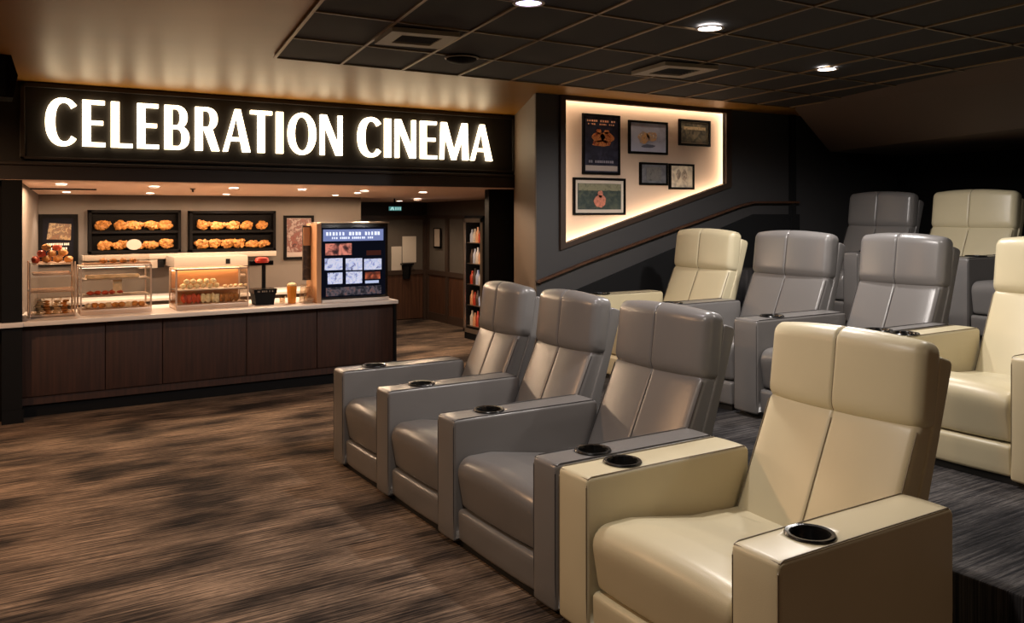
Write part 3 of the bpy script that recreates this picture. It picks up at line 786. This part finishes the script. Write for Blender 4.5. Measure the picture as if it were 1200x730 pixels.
# hood / boxes behind on a wall ledge
hd = empty('heater_hood', (X_at(246, 10.6), 10.6, 1.245), 'white box shaped heater hood with a black socket behind the warm glass case', 'hood')
xh = X_at(288, 10.6) - X_at(246, 10.6)
boxo('hood_body', (-xh, -.1, 0), (xh, .598, .125), M['white'], hd, .008)
boxo('socket', (xh * .38, -.104, .03), (xh * .5, -.1, .09), M['black'], hd)
bm = bmesh.new()
for x in (-xh * .55, xh * .02, xh * .45): box(bm, (x, -.05, -.10), (x + .05 + .1 * (x == xh * .02), .05, 0), .003)
box(bm, (-xh * .55, -.06, -.13), (xh * .95, .06, -.10), .003)
finish('dispenser', bm, M['white'], hd)
eb = empty('outlet_box', (1.76, YB, 1.22), 'white wall box with a black socket under the left snack rack', 'box')
boxo('box_body', (-.12, -.2, 0), (.09, 0, .11), M['white'], eb, .006); boxo('socket', (.09, -.2, .005), (.165, -.0, .10), M['black'], eb, .004)
# prep bench against the back wall
pb = empty('prep_bench', (2.3, 10.85, 0), 'white topped bench running under the racks against the back wall', 'bench')
boxo('bench_body', (-1.65, -.22, 0), (1.5, .345, .86), M['taupe'], pb); boxo('bench_top', (-1.68, -.25, .86), (1.53, .345, .90), M['worktop'], pb, .005)
# card reader pole
YP = 9.35
cp = empty('display_pole', (X_at(309, YP), YP, WT), 'black pole with red topped head behind the black bin on the counter', 'pole')
bm = bmesh.new(); tube(bm, [(0, 0, 0), (0, 0, .42)], .022, 10); lathe(bm, [(.06, 0), (.06, .012), (.02, .016)], 16); finish('pole', bm, M['black'], cp)
boxo('bracket', (-.16, -.03, .41), (.10, .03, .46), M['frameb'], cp, .005)
bm = bmesh.new(); lathe(bm, [(0, 0), (.06, 0), (.07, .02), (.06, .05), (.03, .06), (0, .06)], 18, (-.03, -.04, .44), cap=False)
for v in bm.verts: v.co.x = -.03 + (v.co.x + .03) * 1.1
finish('lamp_head', bm, M['red'], cp, True)
# black bin
YK = 9.08
bn = empty('counter_bin', (X_at(311.5, YK), YK + .11, WT), 'black square tapered bin with pale rim markings right of the warm case', 'bin')
def frus(bm, a0, a1, z0, z1, d=.85):
    v = [bm.verts.new((sx * a0, sy * a0 * d, z0)) for sx, sy in ((-1, -1), (1, -1), (1, 1), (-1, 1))]
    q = [bm.verts.new((sx * a1, sy * a1 * d, z1)) for sx, sy in ((-1, -1), (1, -1), (1, 1), (-1, 1))]
    bm.faces.new(v[::-1]); bm.faces.new(q)
    for i in range(4): bm.faces.new((v[i], v[(i+1) % 4], q[(i+1) % 4], q[i]))
bm = bmesh.new(); frus(bm, .095, .112, 0, .125); finish('bin_body', bm, M['black'], bn)
bm = bmesh.new(); frus(bm, .118, .124, .12, .17); finish('rim', bm, M['blackgloss'], bn)
bm = bmesh.new()
for p in strokes(0, .147, .17, .018, 11, 8): prism(bm, p, 'y', -.1085, -.106)
finish('rim_marking', bm, mat('rim_grey', rgb('#8a7a6c'), .5), bn)
# drink and cups
YD = 9.05
dk = empty('iced_drink', (X_at(344, YD), YD + .06, WT), 'tall clear cup of amber drink topped with white foam on the counter', 'drink')
bm = bmesh.new(); lathe(bm, [(.04, .001), (.047, .09), (.053, .19)], 20); finish('drink_fill', bm, M['amber'], dk, True)
bm = bmesh.new(); lump(bm, (0, 0, .20), .05, (1, 1, .6), .12, 2, 4); finish('foam', bm, M['popcorn'], dk, True)
bm = bmesh.new(); lathe(bm, [(.043, 0), (.05, .09), (.057, .2), (.060, .205), (.058, .208)], 24); finish('cup', bm, M['acrylic'], dk, True)
for k, (u, y, lab) in enumerate(((356.5, 9.16, 'the left one'), (361.5, 9.04, 'the middle one'), (366, 9.17, 'the right one'))):
    cu = empty('cup_stack', (X_at(u, y), y, WT), 'stack of clear plastic cups between the amber drink and menu screen, ' + lab, 'cups', 'stacks of clear cups')
    for q in range(3):
        bm = bmesh.new(); lathe(bm, [(.055, 0), (.052, .004), (.040, .15), (.038, .155), (0, .155)], 20, cap=False)
        c = finish('cup', bm, M['acrylic'], cu, True); c.location = (0, 0, q * .022)
        bm = bmesh.new(); tube(bm, [(.055 * math.cos(t * PI / 10), .055 * math.sin(t * PI / 10), .004) for t in range(20)], .003, 5, True)
        rm = finish('cup_rim', bm, M['white'], c, True)
for k, u in enumerate((329, 333.5)):
    bm = bmesh.new(); lathe(bm, [(.0, .0), (.028, .0), (.032, .08), (.030, .08), (.026, .006), (0, .006)], 18, cap=False)
    tag(finish('small_glass', bm, M['acrylic'], None, True, (X_at(u, 9.2), 9.15 + .12 * k, WT)), ('small clear glass right beside the black bin' if k == 0 else 'small clear glass left of the amber drink, the rear one'), 'glass')
# menu screen
YQ = 8.96
sxa, sxb = X_at(377, YQ), X_at(455.5, YQ)
ms = empty('menu_screen', ((sxa + sxb) / 2, YQ, WT), 'large black framed lit menu screen standing at the right end of the counter', 'screen')
w = (sxb - sxa) / 2; H = Z_at(416, 262, YQ) - WT
Zb = .03
boxo('stand_foot', (-w * .98, 0.0, 0), (w * 1.02, .30, Zb), M['worktop'], ms, .004)
boxo('housing', (-w, .02, Zb), (w, .30, H), M['blackgloss'], ms, .006)
boxo('top_cover', (-w * 1.02, .0, H), (w * 1.02, .31, H + .015), M['steel'], ms, .003)
boxo('side_board', (-w - .055, .0, 0), (-w - .005, .34, H), mat('light_wood', rgb('#b98a62'), .5), ms)
bm = bmesh.new(); box(bm, (-w - .14, .20, .24), (-w - .056, .23, H - .02)); finish('side_poster', bm, art('side_print', [rgb('#17120f'), rgb('#2a1f1a'), rgb('#6b5a4a')], 14), ms)
boxo('side_card', (-w - .138, .19, H - .24), (-w - .062, .199, H - .04), mat('side_card', rgb('#c08e64'), .5), ms)
def scr(name, u0, v0, u1, v1, m, y=-.002):
    # rectangle measured inside the 730-px crop of the screen: x 360..470
    def cv(u, v): return 360 + u / 730 * 110, 250 + v / 730 * 110
    a, b = cv(u0, v0), cv(u1, v1)
    return boxo(name, (X_at(a[0], YQ) - ms.location.x, y + .016, Z_at((a[0] + b[0]) / 2, b[1], YQ) - WT), (X_at(b[0], YQ) - ms.location.x, y + .02, Z_at((a[0] + b[0]) / 2, a[1], YQ) - WT), m, ms)
scr('display_glass', 118, 110, 612, 645, emit('screen_off', (.0035, .004, .008, 1), 1.0), .0)
blue = art('screen_blue', [rgb('#3c466e'), rgb('#8b9bd2'), rgb('#c9d0ee'), rgb('#7d8abf')], 14, 1.0)
scr('header', 128, 124, 596, 214, emit('screen_header', rgb('#7883b4'), 1.0))
mo = ms.location
hb = []
for (cz, hh, n, u0, u1, sd) in ((157, 28, 17, 150, 575, 21), (190, 16, 22, 180, 520, 22)):
    a = 360 + u0 / 730 * 110; b = 360 + u1 / 730 * 110; v = 250 + cz / 730 * 110
    hb += strokes((X_at(a, YQ) + X_at(b, YQ)) / 2 - mo.x, Z_at((a + b) / 2, v, YQ) - WT, X_at(b, YQ) - X_at(a, YQ), hh / 730 * 110 * .0094, n, sd)
bm = bmesh.new()
for p in hb: prism(bm, p, 'y', .0105, .0135)
finish('header_lettering', bm, emit('screen_white', rgb('#dfe4f8'), 1.3), ms)
redart = art('screen_red', [rgb('#100c12'), rgb('#40181a'), rgb('#e08a78'), rgb('#1a0e12')], 9, 1.0, seed=2)
scr('banner', 145, 235, 350, 325, redart); scr('banner', 465, 288, 578, 325, emit('screen_brown', rgb('#3c1d18'), 1))
tiles = [(140, 350, 278, 442), (303, 350, 432, 442), (447, 353, 582, 438), (163, 462, 278, 550), (305, 453, 431, 546)]
for k, t in enumerate(tiles):
    scr('thumbnail', *t, art('screen_tile_%d' % k, [rgb('#3a3f56'), rgb('#a8b6e6'), rgb('#dfe6fa'), rgb('#606c9c')], 15 + 2 * k, .7, seed=k + 3))
scr('thumbnail', 455, 455, 572, 510, art('screen_orange', [rgb('#1c0c0a'), rgb('#6a2a1a'), rgb('#f0825a')], 10, 1.0, seed=11)); scr('thumbnail', 455, 522, 560, 543, emit('screen_pale', rgb('#b8c2e2'), 1))
scr('footer', 150, 570, 580, 635, art('screen_foot', [rgb('#0b0c14'), rgb('#15161f'), rgb('#4a4a55'), rgb('#6b3a1c')], 22, .9, seed=5))

# ================================================================== LIT RECESS WITH FRAMES
def grow(P, d):
    c = Vector((cx_, cz_)); out = []; n = len(P); nr = []
    for i in range(n):
        a, b = Vector(P[i]), Vector(P[(i + 1) % n]); t = (b - a).normalized(); q = Vector((t.y, -t.x))
        if q.dot(a - c) < 0: q = -q
        nr.append(q)
    for i in range(n):
        n1, n2 = nr[i - 1], nr[i]; m_ = (n1 + n2).normalized(); out.append(tuple(Vector(P[i]) + m_ * (d / m_.dot(n1))))
    return out
G0 = [tuple(p) for p in LB]; G1 = grow(G0, .03); G2 = grow(G0, .045)
for g_ in (G1, G2):
    for k in (1, 2): g_[k] = (g_[k][0] + .07, g_[k][1])
bm = bmesh.new()
prism(bm, G2, 'y', YW + .125, YW + .135)
struct('wall_recess', bm, M['glow'])
led = empty('light_strip', (cx_, YW + .08, cz_), 'glowing warm light strip running round the inside edge of the picture recess', 'light')
for i in range(4):
    j = (i + 1) % 4
    bm = bmesh.new()
    prism(bm, [(p[0] - cx_, p[1] - cz_) for p in (G1[i], G1[j], G2[j], G2[i])], 'y', -.045, .04)
    finish('strip_length', bm, M['e_led'], led)
YR = YW + .125
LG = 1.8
def pic(uL, vT, uR, vB, m, label, matw, extra=None, mm=None):
    r, w, h = framed('picture_frame', uL, vT, uR, vB, YR, m, label, 'picture', .024, matw, mm, .026)
    if extra: extra(r, w, h)
def blob(cx, cz, rx, rz, n=14, sd=0):
    rr = random.Random(sd); return [(cx + rx * math.cos(2*PI*k/n) * rr.uniform(.75, 1.1), cz + rz * math.sin(2*PI*k/n) * rr.uniform(.75, 1.1)) for k in range(n)]
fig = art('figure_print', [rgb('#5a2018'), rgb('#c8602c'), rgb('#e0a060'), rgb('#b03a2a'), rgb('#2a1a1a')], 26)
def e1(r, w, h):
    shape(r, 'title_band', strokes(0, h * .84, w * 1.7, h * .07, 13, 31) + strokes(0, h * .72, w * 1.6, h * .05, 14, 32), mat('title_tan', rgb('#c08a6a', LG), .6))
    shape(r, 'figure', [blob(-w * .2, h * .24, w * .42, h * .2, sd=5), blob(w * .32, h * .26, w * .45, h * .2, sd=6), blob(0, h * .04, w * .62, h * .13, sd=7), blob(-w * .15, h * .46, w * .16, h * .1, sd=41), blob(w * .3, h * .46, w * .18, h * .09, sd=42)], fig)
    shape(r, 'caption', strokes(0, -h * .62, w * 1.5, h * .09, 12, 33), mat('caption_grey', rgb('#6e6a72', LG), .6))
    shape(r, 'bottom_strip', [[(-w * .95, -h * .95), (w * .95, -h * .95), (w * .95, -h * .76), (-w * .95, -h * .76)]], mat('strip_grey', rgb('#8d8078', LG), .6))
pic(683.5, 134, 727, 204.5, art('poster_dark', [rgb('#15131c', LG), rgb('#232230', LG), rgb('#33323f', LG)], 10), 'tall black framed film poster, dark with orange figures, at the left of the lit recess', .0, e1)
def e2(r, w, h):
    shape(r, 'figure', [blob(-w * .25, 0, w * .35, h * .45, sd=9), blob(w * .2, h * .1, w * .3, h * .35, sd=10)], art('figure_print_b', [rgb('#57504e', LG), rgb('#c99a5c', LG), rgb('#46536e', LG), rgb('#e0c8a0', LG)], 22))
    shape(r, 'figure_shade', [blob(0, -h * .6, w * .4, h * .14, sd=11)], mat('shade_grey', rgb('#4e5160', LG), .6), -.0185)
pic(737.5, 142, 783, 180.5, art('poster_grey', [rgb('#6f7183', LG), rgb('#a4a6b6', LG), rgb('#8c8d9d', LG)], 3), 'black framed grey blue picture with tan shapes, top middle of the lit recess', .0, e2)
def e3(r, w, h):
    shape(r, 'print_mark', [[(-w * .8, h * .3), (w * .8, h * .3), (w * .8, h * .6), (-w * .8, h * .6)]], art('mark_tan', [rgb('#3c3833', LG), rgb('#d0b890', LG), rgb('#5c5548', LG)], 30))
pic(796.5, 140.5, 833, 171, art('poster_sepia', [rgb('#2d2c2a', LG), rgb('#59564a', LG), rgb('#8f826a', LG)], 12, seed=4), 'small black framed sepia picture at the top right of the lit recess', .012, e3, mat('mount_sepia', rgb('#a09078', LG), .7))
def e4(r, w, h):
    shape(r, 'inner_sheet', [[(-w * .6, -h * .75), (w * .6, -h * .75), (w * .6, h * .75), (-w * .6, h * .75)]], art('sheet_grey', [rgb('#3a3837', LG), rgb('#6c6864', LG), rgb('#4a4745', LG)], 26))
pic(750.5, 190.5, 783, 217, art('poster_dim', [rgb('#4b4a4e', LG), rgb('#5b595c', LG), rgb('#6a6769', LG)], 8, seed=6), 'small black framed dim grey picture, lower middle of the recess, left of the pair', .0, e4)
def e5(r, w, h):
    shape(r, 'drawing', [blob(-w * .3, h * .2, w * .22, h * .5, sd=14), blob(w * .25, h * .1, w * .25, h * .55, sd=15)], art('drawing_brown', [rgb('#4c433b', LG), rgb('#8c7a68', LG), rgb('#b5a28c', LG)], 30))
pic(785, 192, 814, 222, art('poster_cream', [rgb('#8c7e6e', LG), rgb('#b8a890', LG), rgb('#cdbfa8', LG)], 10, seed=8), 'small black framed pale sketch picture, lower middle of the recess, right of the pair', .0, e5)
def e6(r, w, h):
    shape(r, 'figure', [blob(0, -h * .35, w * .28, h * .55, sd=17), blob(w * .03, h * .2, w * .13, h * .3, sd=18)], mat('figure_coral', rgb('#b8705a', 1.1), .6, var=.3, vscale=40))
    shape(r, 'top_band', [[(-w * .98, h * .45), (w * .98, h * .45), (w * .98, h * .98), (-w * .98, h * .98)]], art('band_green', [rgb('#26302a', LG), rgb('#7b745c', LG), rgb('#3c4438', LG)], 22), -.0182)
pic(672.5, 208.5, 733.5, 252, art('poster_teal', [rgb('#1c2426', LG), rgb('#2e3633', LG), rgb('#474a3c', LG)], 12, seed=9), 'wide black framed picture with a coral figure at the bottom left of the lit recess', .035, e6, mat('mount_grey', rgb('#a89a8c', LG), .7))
# handrail on the side wall
hr = empty('handrail', (X_at(633, YW), YW, 1.2), 'thin brown wooden handrail climbing along the dark side wall under the lit recess', 'handrail')
pts = [(X_at(u, YW - .06) - hr.location.x, -.055, Z_at(u, v, YW - .06) - 1.2) for u, v in ((631, 330), (690, 306), (780, 273), (868, 241), (884, 237), (936, 237))]
bm = bmesh.new()
for a, b in zip(pts, pts[1:]):
    prism(bm, [(a[0], a[2] - .012), (b[0], b[2] - .012), (b[0], b[2] + .012), (a[0], a[2] + .012)], 'y', -.075, -.035)
finish('rail', bm, M['rail'], hr)
for k in (0, 1, 2, 3, 5):
    x, _, z = pts[k]; bm = bmesh.new(); x += .05 if k == 0 else (-.05 if k == 5 else 0)
    tube(bm, [(x, -.05, z - (.0 if k else -.02)), (x, -.03, z - .03), (x, 0, z - .03)], .008, 6); finish('bracket', bm, M['trimbrown'], hr)

# ================================================================== CEILING FITTINGS
def vent(uc, vc, s, label):
    D = (ZC - CAM_Z) / ((HY - vc) / FOC); dx, dy = ray(uc); x, y = dx * D, dy * D
    v = empty('ceiling_vent', (x, y, ZC - .022), label, 'vent')
    v.rotation_euler.z = -math.radians(9)
    bm = bmesh.new(); z0 = -.03
    o, i = s, s * .60
    for a, b in (((-o, -o, z0), (o, -i, 0)), ((-o, i, z0), (o, o, 0)), ((-o, -i, z0), (-i, i, 0)), ((i, -i, z0), (o, i, 0))): box(bm, a, b)
    finish('frame', bm, M['vent'], v)
    bm = bmesh.new()
    for k in range(7):
        yy = -i + (k + .5) * 2 * i / 7
        prism(bm, [(yy - .025, -.022), (yy - .02, -.026), (yy + .02, -.006), (yy + .016, -.002)], 'x', -i, i)
    finish('louvre', bm, mat('louvre_dark', rgb('#3a342f'), .6), v)
    boxo('backing', (-i, -i, -.002), (i, i, 0), M['black'], v)
vent(488, 38.5, .225, 'square brown air vent in the ceiling tiles above the sign')
vent(790, 77, .25, 'square brown air vent in the ceiling tiles near the lit picture recess')
D = (ZC - CAM_Z) / ((HY - 64) / FOC); dx, dy = ray(541)
sd_ = empty('smoke_detector', (dx * D, dy * D, ZC - .022), 'small flat round detector on the ceiling tiles right of the nearer vent', 'detector')
bm = bmesh.new(); lathe(bm, [(.11, 0), (.115, -.02), (.09, -.035), (.03, -.045), (0, -.045)], 24, cap=False); finish('detector_body', bm, M['frameb'], sd_, True)
bm = bmesh.new(); lathe(bm, [(.125, 0), (.13, -.006), (.12, -.010), (.11, -.01)], 24, cap=False); finish('mounting_ring', bm, M['vent'], sd_, True)
def main_light(x, y, m, label, e, col, r=.07, sz=172):
    downlight(x, y, ZC - .022, r, m, label, 'main ceiling downlights')
    spot('ceiling_lamp', (x, y, ZC - .06), e, col, sz, .35, .07)
main_light(3.90, 3.88, M['e_cool'], 'bright round white downlight in the ceiling tiles above the grey front chairs', 195, (1, .93, .87))
main_light(5.82, 4.49, M['e_cool'], 'bright round white downlight nearest the sloping bulkhead above the second row', 165, (1, .94, .9))
main_light(2.58, 3.94, M['e_purple'], 'dim violet downlight cut off by the top edge of the picture', 40, (.95, .85, .9))
# unseen downlights added out of view to brighten chairs and carpet
main_light(1.35, 2.75, M['e_down'], 'added unseen downlight above the picture edge over the nearest cream chair', 105, (1, .92, .84))
main_light(5.0, 2.3, M['e_down'], 'added unseen downlight above the picture edge over the near end of the second row', 75, (1, .93, .86))
main_light(-1.3, 6.4, M['e_down'], 'added unseen downlight over the open carpet left of the picture, close to the counter', 270, (1, .56, .28))  # added for warm glints on the chairs and light on the floor
main_light(-1.0, 3.6, M['e_down'], 'added unseen downlight over the open carpet left of the picture, nearer the camera', 100, (1, .74, .52))
main_light(3.4, -2.2, M['e_down'], 'added unseen downlight behind the camera to the right, over the aisle', 70, (1, .62, .4))  # added in place of warm bounce on the cream chair's near side
# wall speaker top left
spk = empty('wall_speaker', (X_at(-3, 7.6), 7.6, Z_at(0, 90, 7.6)), 'dark wall speaker cut off by the left edge of the picture beside the sign', 'speaker')
bm = bmesh.new(); prism(bm, [(-.45, -.17), (.10, -.17), (.13, 0), (.08, .17), (-.45, .17)], 'y', -.15, .15); finish('speaker_box', bm, M['frameb'], spk)
boxo('grille', (-.43, -.16, -.15), (.05, -.15, .15), M['black'], spk)
boxo('bracket', (-.3, .15, -.04), (-.2, 1.26, .04), M['black'], spk)

# ================================================================== RECLINERS
CUTPROF = [(.078, .03), (.078, -.12)]
def arm(parent, ya, yb, lm, tm, cup=True, L=1.02):
    bm = bmesh.new()
    sweep(bm, [(0, .035), (L, .035), (L, .72), (0, .72)], [.015, .015, .03, .022], ya, yb, .016, .004, None, 0, 6, .08, 4)
    o = finish('armrest', bm, lm, parent, True)
    yc = (ya + yb) / 2; cxp = .29
    if cup:
        bm = bmesh.new(); lathe(bm, [(.074, .50), (.074, .80)], 32, (cxp, yc, 0)); bmesh.ops.recalc_face_normals(bm, faces=bm.faces)
        cutme = bpy.data.meshes.new('cut'); bm.to_mesh(cutme); bm.free()
        cut = bpy.data.objects.new('cut', cutme); C.objects.link(cut)
        md = o.modifiers.new('b', 'BOOLEAN'); md.object = cut; md.operation = 'DIFFERENCE'; md.solver = 'EXACT'
        par = o.parent; o.parent = None
        bpy.context.view_layer.update()
        dg = bpy.context.evaluated_depsgraph_get()
        nm_ = bpy.data.meshes.new_from_object(o.evaluated_get(dg))
        o.modifiers.clear(); o.data = nm_; o.parent = par
        bpy.data.objects.remove(cut)
        bm = bmesh.new()
        lathe(bm, [(.070, .7235), (.090, .7235), (.092, .728), (.088, .734), (.074, .732), (.069, .715), (.066, .60), (.060, .59), (0, .59)], 36, (cxp, yc, 0), cap=False)
        finish('cup_holder', bm, M['cup'], o, True)
    # welted seams: along both top edges and down the front
    bm = bmesh.new(); q = .0028
    for y in (ya + .008, yb - .008):
        tube(bm, [(.006, y, .05), (.001, y, .2), (.0, y, .68), (.010, y, .715), (.03, y, .7225), (.5, y, .7235), (L - .03, y, .7225), (L - .004, y, .69), (L, y, .3)], q, 6)
    tube(bm, [(.008, ya + .008, .715), (.008, yb - .008, .715)], q, 6)
    finish('piping', bm, tm, o, True)
    return o
def headseam(bm):
    # front and top of the pillow's centre line, read off the mesh
    c = [v.co.copy() for v in bm.verts if abs(v.co.y) < 1e-4]
    c = [q for q in c if (q.x < 1.20 and q.z > .97) or (q.z > 1.31 and q.x < 1.30)]
    c.sort(key=lambda q: math.atan2(q.z - 1.1, q.x - 1.30) % (2 * PI), reverse=True)
    return [(q.x - .0005, 0, q.z + .0005) for q in c]
def recliner(x, yfar, ynear, z, kind, label, far_arm=None, near_arm=None, grp=None):
    """yfar..ynear: inner seat width (yfar > ynear). arms given as widths."""
    lm, tm = (M['cream'], M['creamthread']) if kind == 'cream' else (M['grey'], M['greythread'])
    yc = (yfar + ynear) / 2
    t = empty('recliner_chair', (x, yc, z), label, 'chair', grp)
    w = (yfar - ynear) / 2; a, b = -w + .006, w - .006
    # plinth
    ya = -w - (near_arm or 0) + .02; yb = w + (far_arm or 0) - .02
    boxo('plinth', (.05, ya, 0), (.98, yb, .05), M['plinth'], t)
    # foot panel
    bm = bmesh.new()
    sweep(bm, [(.025, .045), (.14, .045), (.14, .222), (.018, .222)], [.02, .01, .02, .025], a, b, .015, .010, lambda p, n: max(0, -n.x), 0, 10, .03)
    finish('foot_panel', bm, lm, t, True)
    # seat cushion with waterfall front
    bm = bmesh.new()
    wf = lambda p, n: max(0, n.y) * (1 if p.x < .8 else 0) + .5 * max(0, -n.x)
    P, nor = sweep(bm, [(.045, .232), (1.0, .232), (1.0, .44), (.60, .455), (.22, .518), (-.005, .515)], [.03, .02, .05, .3, .25, .085], a, b, .03, .026, wf, 0, 16, .03, 8)
    so = finish('seat_cushion', bm, lm, t, True)
    # back cushion
    bm = bmesh.new()
    wf = lambda p, n: max(0, -n.x * .95 + n.y * .2)
    pts = [(.865, .34), (1.03, .34), (1.31, .975), (1.155, .985)]
    sweep(bm, pts, [.05, .02, .02, .06], a + .005, b - .005, .035, .03, wf, .007, 16, .03, 7)
    bo = finish('back_cushion', bm, lm, t, True)
    def seamline(P0, P1, bulge, n=14, out=.030, taper=0):
        L = []
        for k in range(n + 1):
            s = k / n; p = Vector(P0) + (Vector(P1) - Vector(P0)) * s
            L.append((p.x - out * .95, 0, p.y + out * .25))
        return L
    bm = bmesh.new(); tube(bm, [(p[0] + .006, p[1], p[2]) for p in seamline((.898, .42), (1.128, .93), 0)], .0028, 6); finish('seam', bm, tm, bo, True)
    # shell edge piping on the cushion sides
    for y in (a + .012, b - .012):
        bm = bmesh.new(); tube(bm, [(.918, y, .44), (1.016, y, .66), (1.146, y, .95)], .003, 6)
        finish('piping', bm, tm, bo, True)
    # headrest: thick pillow
    bm = bmesh.new()
    def wh(p, n):
        u = max(0, -n.x * .97 + n.y * .1); return u + .35 * max(0, n.y)
    hp = [(1.135, .955), (1.29, .935), (1.325, 1.31), (1.185, 1.345)]
    sweep(bm, hp, [.07, .05, .05, .07], a - .004, b + .004, .048, .044, wh, .008, 16, .022, 8)
    # corners pulled out a little like a filled pillow
    SEAMPTS = headseam(bm)
    for v in bm.verts:
        e = max(0, abs(v.co.y) / w - .86) / .14; hz = (v.co.z - 1.15) / .19
        if e > 0 and hz > .6: v.co.z += .012 * e * (hz - .6)
    ho = finish('headrest', bm, lm, t, True)
    bm = bmesh.new()
    tube(bm, SEAMPTS, .0026, 6)
    finish('seam', bm, tm, ho, True)
    # shell
    bm = bmesh.new()
    sweep(bm, [(.90, .05), (1.17, .05), (1.20, .62), (1.395, 1.235), (1.30, 1.265), (1.235, .95), (1.03, .40)], [.01, .02, .2, .03, .02, .05, .05], a - .004, b + .004, .012, .0, None, 0, 6, .05, 4)
    sh = finish('back_shell', bm, lm, t, True)
    if far_arm: arm(t, w, w + far_arm, lm, tm)
    if near_arm: arm(t, -w - near_arm, -w, lm, tm)
    return t
X1, X2, X3 = 2.28, 4.83, 7.38
recliner(X1, 5.975, 5.36, 0, 'grey', 'grey leather recliner in the front row, farthest from the camera', .195, None, 'front row recliners')
recliner(X1, 5.155, 4.46, 0, 'grey', 'grey leather recliner in the middle of the three grey ones in the front row', .20, None, 'front row recliners')
recliner(X1, 4.25, 3.445, 0, 'grey', 'grey leather recliner in the front row, directly beside the cream chair', .205, .195, 'front row recliners')
recliner(X1, 3.01, 2.165, 0, 'cream', 'cream leather recliner in the front row, nearest and largest', .22, .22, 'front row recliners')
recliner(X2, 6.46, 5.68, TZ[0], 'cream', 'cream leather recliner at the far end of the second row', .17, None, 'second row recliners')
recliner(X2, 5.43, 4.60, TZ[0], 'grey', 'grey leather recliner in the second row beside the far cream one', .22, None, 'second row recliners')
recliner(X2, 4.33, 3.61, TZ[0], 'grey', 'grey leather recliner in the second row behind the near cream chair', .23, .14, 'second row recliners')
recliner(X2, 3.26, 2.53, TZ[0], 'cream', 'cream leather recliner in the second row, cut by the right edge', .18, .2, 'second row recliners')
recliner(X3, 6.31, 5.50, TZ[1], 'grey', 'grey leather recliner at the far end of the top row', .17, .17, 'top row recliners')
recliner(X3, 5.29, 4.42, TZ[1], 'cream', 'cream leather recliner in the top row', None, None, 'top row recliners')
recliner(X3, 4.22, 3.42, TZ[1], 'grey', 'grey leather recliner in the top row hidden behind the cream headrest, only its arm showing', .19, None, 'top row recliners')

# ================================================================== LIGHT, CAMERA
w = bpy.data.worlds.new('world'); S.world = w; w.use_nodes = True
w.node_tree.nodes['Background'].inputs['Color'].default_value = (1, .85, .72, 1); w.node_tree.nodes['Background'].inputs['Strength'].default_value = .02
cam = bpy.data.cameras.new('camera'); co = bpy.data.objects.new('camera', cam); C.objects.link(co)
co.location = (0, 0, CAM_Z); co.rotation_euler = (PI / 2, 0, -A)
cam.sensor_width = 36; cam.lens = 30; cam.shift_y = -(365 - HY) / 1200; cam.clip_start = .05
S.camera = co
S.cycles.transparent_max_bounces = 24
S.view_settings.view_transform = 'Standard'; S.view_settings.look = 'None'; S.view_settings.gamma = 1; S.view_settings.exposure = 0
S.view_settings.use_curve_mapping = False
